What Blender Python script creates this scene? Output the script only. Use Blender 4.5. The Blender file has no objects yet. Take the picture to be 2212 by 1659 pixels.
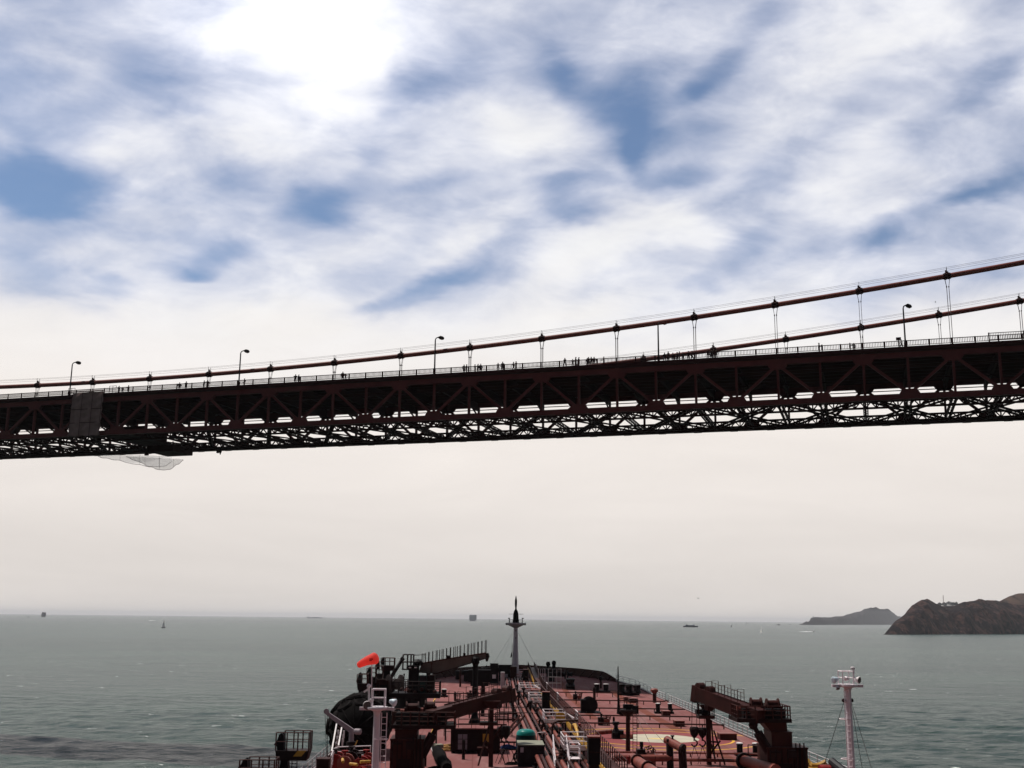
import bpy, math, random
from mathutils import Vector, Matrix
R = math.radians
SC = bpy.context.scene
COL = SC.collection
rnd = random.Random(7)

# ------------------------------------------------------------------ camera (measured from the photograph)
FPX, PCX, PCY = 2400.0, 1106.0, 829.5          # focal length and centre in units of a 2212 x 1659 copy of the photo
HL, HR = 1325.0, 1348.0                         # horizon height at the two edges
ROLL = math.atan2(HR-HL, 2212.0)
PITCH = math.atan(((HL+HR)/2-PCY)*math.cos(ROLL)/FPX)
YAW = R(1.558)
EYE = Vector((0, 0, 28.0))                      # 28 m above the water, 12.8 m above the tanker's deck
DECK = 15.2

r0 = Vector((math.cos(YAW), -math.sin(YAW), 0))
fw = Vector((math.sin(YAW)*math.cos(PITCH), math.cos(YAW)*math.cos(PITCH), math.sin(PITCH)))
u0 = r0.cross(fw)
rv = r0*math.cos(ROLL)+u0*math.sin(ROLL)
uv = -r0*math.sin(ROLL)+u0*math.cos(ROLL)
cd = bpy.data.cameras.new('camera'); cam = bpy.data.objects.new('camera', cd); COL.objects.link(cam)
cd.sensor_width = 36.0; cd.lens = FPX/2212*36; cd.clip_start = 0.5; cd.clip_end = 200000
cam.matrix_world = Matrix(((rv.x, uv.x, -fw.x, EYE.x), (rv.y, uv.y, -fw.y, EYE.y), (rv.z, uv.z, -fw.z, EYE.z), (0, 0, 0, 1)))
SC.camera = cam

def ray(x, y):
    return fw + rv*((x-PCX)/FPX) + uv*((PCY-y)/FPX)
def A(x, y, Y):                                 # survey: point seen at (x, y) that stands Y metres ahead
    d = ray(x, y); return EYE + d*(Y/d.y)
def G(x, y, z=DECK):                            # survey: point seen at (x, y) at height z
    d = ray(x, y); return EYE + d*((z-EYE.z)/d.z)
def project(P):
    q = P-EYE; w = q.dot(fw); return PCX+q.dot(rv)/w*FPX, PCY-q.dot(uv)/w*FPX
def sheer(Y):                                   # the deck rises towards the bow
    t = min(1, max(0, (Y-188)/40)); return DECK + 1.9*t*t*(3-2*t)
def V(*a): return Vector(a)

# ------------------------------------------------------------------ materials
MATS = {}
def paint(name, col, rough=.6, var=.25, scale=.6, metal=0., rust=0., rustcol=(.09, .035, .02), bump=0., spec=.4):
    m = bpy.data.materials.new(name); m.use_nodes = True
    nt = m.node_tree; N = nt.nodes; L = nt.links
    b = N['Principled BSDF']
    tc = N.new('ShaderNodeTexCoord')
    n1 = N.new('ShaderNodeTexNoise'); n1.inputs['Scale'].default_value = scale; n1.inputs['Detail'].default_value = 6
    L.new(tc.outputs['Object'], n1.inputs['Vector'])
    mr = N.new('ShaderNodeMapRange'); mr.inputs[1].default_value = .3; mr.inputs[2].default_value = .7
    mr.inputs[3].default_value = 1-var; mr.inputs[4].default_value = 1+var
    L.new(n1.outputs['Fac'], mr.inputs[0])
    mx = N.new('ShaderNodeMix'); mx.data_type = 'RGBA'; mx.blend_type = 'MULTIPLY'; mx.inputs[0].default_value = 1
    mx.inputs[6].default_value = (*col, 1)
    cmb = N.new('ShaderNodeCombineColor')
    for k in range(3): L.new(mr.outputs[0], cmb.inputs[k])
    L.new(cmb.outputs[0], mx.inputs[7])
    out = mx.outputs[2]
    if rust > 0:
        n2 = N.new('ShaderNodeTexNoise'); n2.inputs['Scale'].default_value = scale*2.7; n2.inputs['Detail'].default_value = 8
        n2.inputs['Roughness'].default_value = .7
        mp = N.new('ShaderNodeMapping'); mp.inputs['Scale'].default_value = (1, 1, .35)
        L.new(tc.outputs['Object'], mp.inputs[0]); L.new(mp.outputs[0], n2.inputs['Vector'])
        m2 = N.new('ShaderNodeMapRange'); m2.inputs[1].default_value = .62-rust*.25; m2.inputs[2].default_value = .72-rust*.2
        m2.interpolation_type = 'SMOOTHSTEP'
        L.new(n2.outputs['Fac'], m2.inputs[0])
        m3 = N.new('ShaderNodeMix'); m3.data_type = 'RGBA'
        L.new(m2.outputs[0], m3.inputs[0]); L.new(out, m3.inputs[6]); m3.inputs[7].default_value = (*rustcol, 1)
        out = m3.outputs[2]
    L.new(out, b.inputs['Base Color'])
    b.inputs['Roughness'].default_value = rough; b.inputs['Metallic'].default_value = metal
    b.inputs['Specular IOR Level'].default_value = spec if max(col) > .3 else min(spec, .12)
    if bump:
        bp = N.new('ShaderNodeBump'); bp.inputs['Strength'].default_value = bump; bp.inputs['Distance'].default_value = .05
        L.new(n1.outputs['Fac'], bp.inputs['Height']); L.new(bp.outputs[0], b.inputs['Normal'])
    MATS[name] = m; return m

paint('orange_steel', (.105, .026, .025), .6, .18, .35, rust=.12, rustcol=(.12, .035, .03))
paint('orange_dark', (.034, .009, .009), .75, .2, .3, spec=.2)  # darker copy of the bridge paint, underside shade put into the colour
paint('cable_paint', (.20, .06, .05), .5, .15, .5)
paint('rail_steel', (.06, .022, .02), .7, .15, .5, spec=.2)
paint('rope_steel', (.16, .12, .12), .6, .1, 1)
paint('lamp_green', (.035, .03, .032), .6, .15, 2)
paint('lamp_lens', (.55, .45, .38), .3, .1, 2)
paint('canvas', (.22, .15, .14), .9, .12, .8)
paint('asphalt', (.02, .016, .016), .9, .2, .5)
paint('deck_red', (.212, .084, .080), .9, .16, .09, rust=.1, rustcol=(.17, .05, .04), bump=.1, spec=.08)
paint('deck_strip', (.16, .05, .036), .95, .25, .5, rust=.3)
paint('ship_brown', (.040, .0105, .0085), .55, .3, .8, rust=.2, rustcol=(.035, .012, .01))
paint('ship_dark', (.015, .006, .006), .6, .35, .9, spec=.3)
paint('ship_black', (.007, .005, .006), .6, .3, .9, spec=.3)
paint('pipe_red', (.20, .058, .045), .45, .25, .9, rust=.25, rustcol=(.06, .022, .016))
paint('valve_red', (.22, .022, .02), .4, .25, 1.5, rust=.2)
paint('grey_boom', (.13, .10, .085), .6, .2, .6, rust=.25, rustcol=(.08, .04, .03))
paint('white_paint', (.72, .66, .66), .5, .1, 1.2, rust=.12, rustcol=(.40, .25, .2))
paint('mast_white', (.52, .47, .50), .5, .1, .8, rust=.1, rustcol=(.4, .25, .22))
paint('rail_white', (.66, .58, .60), .5, .12, 2, rust=.15, rustcol=(.3, .18, .15))
paint('rail_grey', (.42, .39, .40), .5, .12, 2, rust=.2, rustcol=(.2, .12, .1))
paint('yellow', (.46, .24, .025), .5, .2, 1.5, rust=.15, rustcol=(.3, .14, .03))
paint('yellow_line', (.62, .33, .035), .9, .2, 1.2, rust=.15, rustcol=(.3, .12, .07))
paint('pad_white', (.42, .38, .29), .9, .12, .5, rust=.1, rustcol=(.42, .33, .2))
paint('pad_patch', (.60, .44, .16), .7, .3, 1.)
paint('pad_red', (.21, .055, .058), .95, .15, .4)
paint('orange_fabric', (.95, .16, .13), .7, .06, 2)
paint('sock_mark', (.25, .01, .012), .8, .2, 3)
paint('rubber', (.007, .006, .006), .95, .4, 1.2, bump=.3, spec=.03)
paint('tyre', (.013, .011, .011), .95, .3, 3, spec=.03)
paint('container_dark', (.020, .014, .018), .5, .3, 1)
paint('container_top', (.22, .22, .17), .7, .2, 1)
paint('teal_cover', (.01, .17, .15), .35, .15, 1.2)
paint('teal_dark', (.004, .022, .026), .35, .2, 1.2)
paint('label_grey', (.4, .33, .36), .7, .1, 3)
paint('door_pale', (.26, .23, .26), .6, .15, 1.5)
paint('blue_rope', (.03, .06, .17), .8, .5, 6)
paint('yellow_rope', (.40, .22, .06), .8, .5, 8)
paint('dark_green', (.008, .028, .026), .5, .2, 1)
paint('lamp_blue', (.50, .60, .66), .35, .1, 2)
paint('glass_dark', (.10, .085, .08), .15, .2, 2)
paint('hull_black', (.02, .018, .02), .5, .2, .3)
paint('davit_grey', (.30, .25, .27), .5, .15, 1)
paint('far_ship_hazed', (.20, .23, .30), .6, .15, .05)  # distance haze put into the colour, paler and bluer
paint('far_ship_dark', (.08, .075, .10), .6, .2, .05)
paint('far_white', (.8, .78, .76), .6, .05, .5)
paint('sail_white', (.82, .78, .74), .8, .04, .5)
paint('foam', (.85, .85, .84), .9, .05, .5)
paint('skin', (.30, .17, .12), .6, .1, 8)
for k, c in enumerate([(.02, .02, .026), (.03, .018, .018), (.012, .012, .014), (.045, .038, .04), (.02, .026, .045), (.06, .02, .02)]):
    paint('cloth_%d' % k, c, .9, .3, 5)
paint('hair', (.01, .008, .007), .7, .2, 8)
paint('gull_white', (.75, .74, .74), .8, .05, 5)
paint('gull_dark', (.05, .05, .055), .8, .1, 5)

def deck_plates():                               # welded plate seams and dusty traffic stains on the deck paint
    m = MATS['deck_red']; nt = m.node_tree; N = nt.nodes; L = nt.links; b = N['Principled BSDF']; src = b.inputs['Base Color'].links[0].from_socket
    tc = N.new('ShaderNodeTexCoord'); mp = N.new('ShaderNodeMapping'); mp.inputs['Rotation'].default_value = (0, 0, math.pi/2); L.new(tc.outputs['Object'], mp.inputs[0])
    br = N.new('ShaderNodeTexBrick'); br.inputs['Scale'].default_value = 1.0; br.inputs['Brick Width'].default_value = 9; br.inputs['Row Height'].default_value = 2.9; br.inputs['Mortar Size'].default_value = .05
    br.inputs['Color1'].default_value = (1, 1, 1, 1); br.inputs['Color2'].default_value = (.88, .86, .86, 1); br.inputs['Mortar'].default_value = (.62, .55, .52, 1); L.new(mp.outputs[0], br.inputs['Vector'])
    mx = N.new('ShaderNodeMix'); mx.data_type = 'RGBA'; mx.blend_type = 'MULTIPLY'; mx.inputs[0].default_value = .8; L.new(src, mx.inputs[6]); L.new(br.outputs['Color'], mx.inputs[7])
    st = N.new('ShaderNodeMapping'); st.inputs['Scale'].default_value = (1, .22, 1); L.new(tc.outputs['Object'], st.inputs[0])
    n = N.new('ShaderNodeTexNoise'); n.inputs['Scale'].default_value = .55; n.inputs['Detail'].default_value = 8; n.inputs['Roughness'].default_value = .68; L.new(st.outputs[0], n.inputs['Vector'])
    mr = N.new('ShaderNodeMapRange'); mr.inputs[1].default_value = .48; mr.inputs[2].default_value = .66; mr.inputs[4].default_value = .75; L.new(n.outputs['Fac'], mr.inputs[0])
    m2 = N.new('ShaderNodeMix'); m2.data_type = 'RGBA'; L.new(mr.outputs[0], m2.inputs[0]); L.new(mx.outputs[2], m2.inputs[6]); m2.inputs[7].default_value = (.26, .145, .137, 1)
    L.new(m2.outputs[2], b.inputs['Base Color'])
deck_plates()
_f = MATS['orange_fabric'].node_tree; _b = _f.nodes['Principled BSDF']; _b.inputs['Emission Strength'].default_value = 0
_t = _f.nodes.new('ShaderNodeBsdfTranslucent'); _t.inputs[0].default_value = (1, .22, .18, 1); _m = _f.nodes.new('ShaderNodeMixShader'); _m.inputs[0].default_value = .6
_f.links.new(_b.outputs[0], _m.inputs[1]); _f.links.new(_t.outputs[0], _m.inputs[2]); _f.links.new(_m.outputs[0], _f.nodes['Material Output'].inputs[0])
# ------------------------------------------------------------------ mesh building
class MB:
    def __init__(s): s.v = []; s.f = []
    def add(s, vs, fs):
        o = len(s.v); s.v += [Vector(q) for q in vs]; s.f += [tuple(o+i for i in f) for f in fs]; return s
    def hexa(s, a, b):                          # two quads joined
        return s.add(list(a)+list(b), [(3, 2, 1, 0), (4, 5, 6, 7), (0, 1, 5, 4), (1, 2, 6, 5), (2, 3, 7, 6), (3, 0, 4, 7)])
    def box(s, c, d, M=None):
        c = Vector(c); x, y, z = d[0]/2, d[1]/2, d[2]/2
        q = [V(-x, -y, -z), V(x, -y, -z), V(x, y, -z), V(-x, y, -z), V(-x, -y, z), V(x, -y, z), V(x, y, z), V(-x, y, z)]
        if M is not None: q = [M @ p for p in q]
        q = [c+p for p in q]
        return s.hexa(q[:4], q[4:])
    def boxz(s, x, y, z0, z1, w, d):            # standing box on z0
        return s.box((x, y, (z0+z1)/2), (w, d, z1-z0))
    def bar(s, p, q, w, h, up=V(0, 0, 1), w2=None, h2=None):
        p = Vector(p); q = Vector(q); d = (q-p).normalized()
        sd = d.cross(up)
        if sd.length < 1e-4: sd = d.cross(V(1, 0, 0))
        sd.normalize(); u = sd.cross(d)
        w2 = w if w2 is None else w2; h2 = h if h2 is None else h2
        f = lambda c, w, h: [c-sd*w/2-u*h/2, c+sd*w/2-u*h/2, c+sd*w/2+u*h/2, c-sd*w/2+u*h/2]
        a, b = f(p, w, h), f(q, w2, h2)
        return s.add(a+b, [(0, 1, 2, 3), (7, 6, 5, 4), (4, 5, 1, 0), (5, 6, 2, 1), (6, 7, 3, 2), (7, 4, 0, 3)])
    def tube(s, p, q, r, r2=None, n=8):
        return s.path([p, q], [r, r if r2 is None else r2], n)
    def path(s, pts, r, n=6, cap=True):
        pts = [Vector(p) for p in pts]
        rs = r if isinstance(r, (list, tuple)) else [r]*len(pts)
        o = len(s.v); m = len(pts); pu = None
        for i, p in enumerate(pts):
            d = (pts[min(i+1, m-1)]-pts[max(i-1, 0)]).normalized()
            a = pu if pu is not None else (V(0, 0, 1) if abs(d.z) < .9 else V(1, 0, 0))
            sd = d.cross(a)
            if sd.length < 1e-4: sd = d.cross(V(0, 1, 0))
            sd.normalize(); u = sd.cross(d); pu = u
            for k in range(n):
                t = 2*math.pi*k/n
                s.v.append(p+(sd*math.cos(t)+u*math.sin(t))*rs[i])
        for i in range(m-1):
            for k in range(n):
                k2 = (k+1) % n
                s.f.append((o+i*n+k, o+i*n+k2, o+(i+1)*n+k2, o+(i+1)*n+k))
        if cap:
            s.f.append(tuple(o+k for k in reversed(range(n)))); s.f.append(tuple(o+(m-1)*n+k for k in range(n)))
        return s
    def lathe(s, c, prof, n=16, axis=V(0, 0, 1), squash=1.):
        c = Vector(c); ax = Vector(axis).normalized()
        e = ax.cross(V(0, 0, 1) if abs(ax.z) < .9 else V(1, 0, 0)).normalized(); g = ax.cross(e)
        o = len(s.v); m = len(prof)
        for r, h in prof:
            for k in range(n):
                t = 2*math.pi*k/n
                s.v.append(c+ax*h+(e*math.cos(t)+g*math.sin(t)*squash)*r)
        for i in range(m-1):
            for k in range(n):
                k2 = (k+1) % n
                s.f.append((o+i*n+k, o+i*n+k2, o+(i+1)*n+k2, o+(i+1)*n+k))
        s.f.append(tuple(o+k for k in reversed(range(n)))); s.f.append(tuple(o+(m-1)*n+k for k in range(n)))
        return s
    def ball(s, c, r, n=12, sc=(1, 1, 1)):
        c = Vector(c); m = n//2; o = len(s.v)
        for i in range(1, m):
            a = math.pi*i/m
            for k in range(n):
                t = 2*math.pi*k/n
                s.v.append(c+V(r*sc[0]*math.sin(a)*math.cos(t), r*sc[1]*math.sin(a)*math.sin(t), r*sc[2]*math.cos(a)))
        for i in range(m-2):
            for k in range(n):
                k2 = (k+1) % n
                s.f.append((o+i*n+k, o+(i+1)*n+k, o+(i+1)*n+k2, o+i*n+k2))
        s.v += [c+V(0, 0, r*sc[2]), c-V(0, 0, r*sc[2])]; t, b = len(s.v)-2, len(s.v)-1
        for k in range(n):
            k2 = (k+1) % n
            s.f.append((t, o+k, o+k2)); s.f.append((b, o+(m-2)*n+k2, o+(m-2)*n+k))
        return s
    def prism(s, poly, ext):
        ext = Vector(ext); a = [Vector(p) for p in poly]; n = len(a); o = len(s.v)
        s.v += a+[p+ext for p in a]
        s.f.append(tuple(o+k for k in reversed(range(n)))); s.f.append(tuple(o+n+k for k in range(n)))
        for k in range(n):
            k2 = (k+1) % n; s.f.append((o+k, o+k2, o+n+k2, o+n+k))
        return s
    def torus(s, c, rad, r, axis=V(0, 0, 1), n=20, m=6):
        c = Vector(c); ax = Vector(axis).normalized()
        e = ax.cross(V(0, 0, 1) if abs(ax.z) < .9 else V(1, 0, 0)).normalized(); g = ax.cross(e); o = len(s.v)
        for i in range(n):
            t = 2*math.pi*i/n; q = e*math.cos(t)+g*math.sin(t)
            for k in range(m):
                a = 2*math.pi*k/m
                s.v.append(c+q*(rad+r*math.cos(a))+ax*r*math.sin(a))
        for i in range(n):
            for k in range(m):
                i2, k2 = (i+1) % n, (k+1) % m
                s.f.append((o+i*m+k, o+i2*m+k, o+i2*m+k2, o+i*m+k2))
        return s
    def lattice(s, p, q, side, depth, step, chord=.12, lace=.06, thick=None, double=False):
        p = Vector(p); q = Vector(q); side = Vector(side).normalized()*depth/2; L = (q-p).length; n = max(2, round(L/step))
        for sg in (-1, 1): s.bar(p+side*sg, q+side*sg, thick or chord, chord, side)
        for i in range(n):
            a = p.lerp(q, i/n); b = p.lerp(q, (i+1)/n); sg = 1 if i % 2 else -1
            s.bar(a-side*sg, b+side*sg, lace, lace, side)
            if double: s.bar(a+side*sg, b-side*sg, lace, lace, side)
        return s
    def rail(s, pts, h=1.05, step=1.5, rails=3, r=.03, pr=None, closed=False, n=4, feet=0):
        pts = [Vector(p) for p in pts]
        seq = pts+[pts[0]] if closed else pts
        up = V(0, 0, 1)
        for k in range(rails):
            o = up*(h*(k+1)/rails)
            for a, b in zip(seq, seq[1:]): s.tube(a+o, b+o, r if k == rails-1 else r*.7, n=n)
        for j, (a, b) in enumerate(zip(seq, seq[1:])):
            m = max(1, round((b-a).length/step))
            for i in range(m + (1 if j == len(seq)-2 and not closed else 0)):
                q = a.lerp(b, i/m); s.tube(q-up*feet, q+up*h, pr or r, n=n)
        return s
    def build(s, name, mat, root=None, smooth=False, origin=None):
        me = bpy.data.meshes.new(name)
        org = Vector(origin) if origin is not None else (root_world(root) if root is not None else V(0, 0, 0))
        me.from_pydata([tuple(p-org) for p in s.v], [], s.f); me.update()
        if smooth:
            me.polygons.foreach_set('use_smooth', [True]*len(me.polygons))
            try: me.set_sharp_from_angle(angle=R(38))
            except Exception: pass
        me.materials.append(MATS[mat])
        o = bpy.data.objects.new(name, me); COL.objects.link(o)
        if root is not None: o.parent = root
        else: o.location = org
        return o

def root_world(o):
    p = V(0, 0, 0)
    while o is not None: p = p+Vector(o.location); o = o.parent
    return p
def tag(o, label, cat, group=None, kind=None):
    if label: o['label'] = label
    if cat: o['category'] = cat
    if group: o['group'] = group
    if kind: o['kind'] = kind
    return o
def thing(name, label, cat, loc=(0, 0, 0), group=None):
    o = bpy.data.objects.new(name, None); COL.objects.link(o); o.location = loc; o.empty_display_size = .5
    return tag(o, label, cat, group)
def dup(root, loc, rz=None, label=None, scale=None):
    def rec(o, par):
        c = o.copy(); COL.objects.link(c)
        if par is not None: c.parent = par
        for ch in [x for x in KIDS.get(o.name, [])]: rec(ch, c)
        return c
    KIDS.clear()
    for o in bpy.data.objects:
        if o.parent is not None: KIDS.setdefault(o.parent.name, []).append(o)
    r = rec(root, None); r.location = loc
    if rz is not None: r.rotation_euler = (0, 0, rz)
    if scale is not None: r.scale = (scale,)*3
    if label: r['label'] = label
    return r
KIDS = {}
# ------------------------------------------------------------------ sky, sun
SUN_EL, SUN_AZ = R(64), R(-52)                  # high, ahead and to the left
W = bpy.data.worlds.new('World'); SC.world = W; W.use_nodes = True
nt = W.node_tree; N = nt.nodes; L = nt.links; N.clear()
def node(t, **k):
    n = N.new(t)
    for a, b in k.items(): setattr(n, a, b)
    return n
def setv(sock, val):
    if hasattr(val, 'links') or isinstance(val, bpy.types.NodeSocket): L.new(val, sock)
    else: sock.default_value = val
def math_(op, a, b=0., c=0.):
    n = node('ShaderNodeMath', operation=op); setv(n.inputs[0], a); setv(n.inputs[1], b); setv(n.inputs[2], c); return n.outputs[0]
def vmath(op, a, b=(0, 0, 0)):
    n = node('ShaderNodeVectorMath', operation=op); setv(n.inputs[0], a); setv(n.inputs[1], b); return n
def maprange(v, a, b, c, d, smooth=True):
    n = node('ShaderNodeMapRange'); n.interpolation_type = 'SMOOTHSTEP' if smooth else 'LINEAR'
    setv(n.inputs[0], v); n.inputs[1].default_value = a; n.inputs[2].default_value = b; n.inputs[3].default_value = c; n.inputs[4].default_value = d
    return n.outputs[0]
def noise(vec, scale, detail=5, rough=.55, dist=0., col=False):
    n = node('ShaderNodeTexNoise'); setv(n.inputs['Vector'], vec); n.inputs['Scale'].default_value = scale
    n.inputs['Detail'].default_value = detail; n.inputs['Roughness'].default_value = rough; n.inputs['Distortion'].default_value = dist
    return n.outputs['Color'] if col else n.outputs['Fac']
def mixc(f, a, b):
    n = node('ShaderNodeMix', data_type='RGBA'); setv(n.inputs[0], f); setv(n.inputs[6], a); setv(n.inputs[7], b); return n.outputs[2]
tc = node('ShaderNodeTexCoord'); D = tc.outputs['Generated']
sep = node('ShaderNodeSeparateXYZ'); L.new(D, sep.inputs[0])
# cloud layer: direction stretched along the wind, lower left to upper right
mp = node('ShaderNodeMapping'); mp.inputs['Rotation'].default_value = (0, R(-28), 0); mp.inputs['Scale'].default_value = (.62, 1, 1.45)
L.new(D, mp.inputs[0]); S = mp.outputs[0]
w1 = vmath('SUBTRACT', noise(S, 5.0, 3, .5, 0, True), (.5, .5, .5)).outputs[0]
w1s = vmath('SCALE', w1); w1s.inputs[3].default_value = .075
w2 = vmath('SUBTRACT', noise(S, 15, 4, .55, 0, True), (.5, .5, .5)).outputs[0]
w2s = vmath('SCALE', w2); w2s.inputs[3].default_value = .055
dw = vmath('ADD', vmath('ADD', D, w1s.outputs[0]).outputs[0], w2s.outputs[0]).outputs[0]
# fixed compass frame of the sky ahead: right, up and forward directions of the strait's mouth
df = math_('MAXIMUM', vmath('DOT_PRODUCT', dw, tuple(fw)).outputs['Value'], .05)
cu = math_('DIVIDE', vmath('DOT_PRODUCT', dw, tuple(r0)).outputs['Value'], df)
cv = math_('DIVIDE', vmath('DOT_PRODUCT', dw, tuple(u0)).outputs['Value'], df)
def blob(x, y, rx, ry, ang, s, prev=0.):      # prev chains the patches one after another (keeps the shader's stack small)
    cx = node('ShaderNodeCombineXYZ'); L.new(cu, cx.inputs[0]); L.new(cv, cx.inputs[1]); setv(cx.inputs[2], prev); UVW = cx.outputs[0]
    c = ray(x, y); d = c.dot(fw)
    m = node('ShaderNodeMapping'); m.vector_type = 'TEXTURE'; m.inputs['Location'].default_value = (c.dot(r0)/d, c.dot(u0)/d, 0)
    m.inputs['Rotation'].default_value = (0, 0, R(ang)); m.inputs['Scale'].default_value = (rx/FPX, ry/FPX, 1e6); L.new(UVW, m.inputs[0])
    return maprange(vmath('LENGTH', m.outputs[0]).outputs['Value'], 0, 1.75, s, 0)
BLUE = [(50, 335, 132, 96, -35, 0.74), (20, 415, 84, 45, 0, 0.83), (140, 425, 96, 45, 15, 0.74), (205, 285, 72, 51, 30, 0.51), (60, 220, 84, 51, 0, 0.46), (0, 150, 60, 77, 0, 0.46), (330, 205, 90, 51, -20, 0.46), (420, 250, 48, 19, 0, 0.28), (480, 365, 60, 26, 0, 0.32), (660, 425, 72, 45, 25, 0.74), (700, 462, 48, 20, 10, 0.55), (620, 385, 30, 26, 0, 0.37), (735, 400, 72, 32, 30, 0.37), (800, 315, 38, 33, 0, 0.41), (450, 535, 132, 36, -8, 0.28), (430, 575, 84, 38, 20, 0.69), (420, 612, 43, 20, 0, 0.64), (900, 390, 108, 23, 5, 0.32), (960, 165, 108, 45, 30, 0.46), (885, 205, 60, 26, 25, 0.37), (860, 640, 96, 23, 30, 0.55), (960, 590, 72, 26, 30, 0.41), (1000, 560, 60, 26, 30, 0.32), (760, 670, 60, 17, 10, 0.32), (130, 640, 132, 32, 0, 0.41), (40, 580, 72, 45, -20, 0.46), (245, 637, 54, 20, 0, 0.37), (150, 745, 66, 23, -20, 0.41), (310, 775, 72, 19, 0, 0.32), (220, 690, 60, 20, 0, 0.28), (1175, 130, 72, 58, -35, 0.41), (1235, 165, 90, 38, -35, 0.51), (1345, 215, 84, 58, 20, 0.64), (1375, 280, 72, 58, 60, 0.78), (1370, 342, 31, 54, 0, 0.69), (1440, 395, 90, 33, 15, 0.69), (1190, 415, 62, 33, 0, 0.6), (1260, 390, 72, 20, 0, 0.37), (1200, 465, 50, 17, 0, 0.37), (1540, 150, 74, 33, 35, 0.6), (1495, 187, 48, 32, 30, 0.41), (1590, 90, 48, 38, 40, 0.37), (1655, 15, 72, 26, 15, 0.46), (1500, 300, 96, 38, 0, 0.18), (2080, 225, 90, 33, 30, 0.46), (2150, 165, 84, 33, 25, 0.41), (1990, 310, 62, 33, 0, 0.32), (2170, 420, 90, 36, 20, 0.78), (2110, 452, 50, 18, 10, 0.55), (1950, 500, 108, 28, 25, 0.46), (1915, 532, 62, 26, 30, 0.46), (1680, 400, 62, 32, 0, 0.32), (1700, 437, 72, 20, 0, 0.28), (1600, 545, 70, 28, 25, 0.55), (1527, 612, 38, 20, 0, 0.46), (1890, 678, 108, 46, 10, 0.51), (2170, 590, 72, 28, 0, 0.32), (1340, 745, 62, 19, 0, 0.28), (1740, 560, 108, 26, 15, 0.23)]
WHITE = [(640, 70, 170, 110, -20, 1.), (760, 150, 90, 60, 0, .55), (490, 60, 110, 50, 0, .45), (1180, 260, 110, 70, 10, .9), (1090, 290, 65, 42, 0, .5), (1350, 480, 150, 55, 15, .9), (1480, 510, 90, 40, -20, .7),
         (1200, 560, 150, 50, 25, .7), (1250, 655, 200, 50, 10, .6), (700, 560, 130, 40, 20, .5), (1000, 510, 120, 30, 30, .65), (600, 700, 200, 50, 10, .7), (60, 760, 120, 60, 0, .5), (560, 310, 130, 40, 20, .35),
         (250, 360, 80, 30, 10, .45), (15, 350, 34, 34, 0, .6), (300, 480, 100, 30, 0, .4), (180, 560, 150, 30, 0, .4), (60, 490, 70, 30, 0, .45), (1750, 160, 200, 60, 30, .45), (1900, 330, 180, 60, 25, .45),
         (1850, 430, 160, 40, 10, .35), (2000, 80, 200, 50, 20, .4), (1990, 420, 80, 35, 10, .4), (1650, 300, 120, 50, 30, .4), (1700, 640, 150, 40, 0, .4), (1000, 230, 60, 30, 20, .3)]
bl = 0.; wh = 0.
for b in BLUE: bl = math_('ADD', bl, blob(*b, bl))
for b in WHITE: wh = math_('ADD', wh, blob(*b, wh if wh != 0. else bl))
bl = maprange(bl, 0, 1.15, 0, 1, False); wh = maprange(wh, 0, 1.2, 0, 1, False)
fb = math_('SUBTRACT', noise(S, 6.5, 6, .54, .25), .5)
bd = node('ShaderNodeMapping'); bd.inputs['Scale'].default_value = (1, 1, 5.5); L.new(D, bd.inputs[0])
fb2 = math_('SUBTRACT', noise(bd.outputs[0], 4.0, 7, .58, .5), .5)
fine = math_('SUBTRACT', noise(S, 18, 8, .58, .4), .5)
el = sep.outputs[2]                              # sine of the elevation
lowf = maprange(math_('ADD', el, math_('MULTIPLY', fb, .10)), .155, .30, 1, 0)
cov = math_('ADD', .69, math_('MULTIPLY', fb, 1.4))
cov = math_('ADD', cov, math_('MULTIPLY', fine, .78))
cov = math_('SUBTRACT', cov, math_('MULTIPLY', bl, .70))
cov = math_('ADD', cov, math_('MULTIPLY', wh, .48))
cov = math_('ADD', cov, math_('MULTIPLY', lowf, 1.2))
cover = maprange(cov, -.12, 1.02, .03, 1)
# brightness of the cloud: silver near the sun, grey folds
sund = V(math.sin(SUN_AZ)*math.cos(SUN_EL), math.cos(SUN_AZ)*math.cos(SUN_EL), math.sin(SUN_EL))
glow = blob(590, 0, 330, 205, -20, 1.)
thick = maprange(cov, .35, 1.2, 0, 1)
bright = math_('ADD', .76, math_('MULTIPLY', thick, .15))
bright = math_('ADD', bright, math_('MULTIPLY', math_('ADD', fb, fine), .20))
bright = math_('ADD', bright, math_('MULTIPLY', glow, .30))
hazeb = maprange(el, 0, .2, .72, .90)
lowt = math_('MULTIPLY', math_('ADD', fb2, math_('MULTIPLY', fb, .4)), .16)
bright = math_('ADD', math_('MULTIPLY', bright, math_('SUBTRACT', 1, lowf)), math_('MULTIPLY', math_('ADD', hazeb, lowt), lowf))
ahead = math_('MULTIPLY', maprange(sep.outputs[1], -.45, .5, .16, 1), maprange(el, .54, .78, 1, .30))  # dims the unseen sky behind and overhead to cut fill light
bright = math_('MULTIPLY', bright, ahead)
ccol = mixc(thick, (.86, .90, 1.08, 1), (.985, .985, 1.0, 1))
ccol = mixc(lowf, ccol, (1.03, .962, .91, 1))
ccol = mixc(maprange(math_('MULTIPLY', wh, maprange(el, .24, .36, 1, 0)), .1, .8, 0, .8), ccol, (1.03, .99, .955, 1))
cc = vmath('SCALE', ccol); L.new(bright, cc.inputs[3])
sky = node('ShaderNodeTexSky', sky_type='NISHITA'); sky.sun_disc = False; sky.sun_elevation = SUN_EL; sky.sun_rotation = SUN_AZ
sky.air_density = 1.0; sky.dust_density = .4; sky.ozone_density = 4
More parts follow.
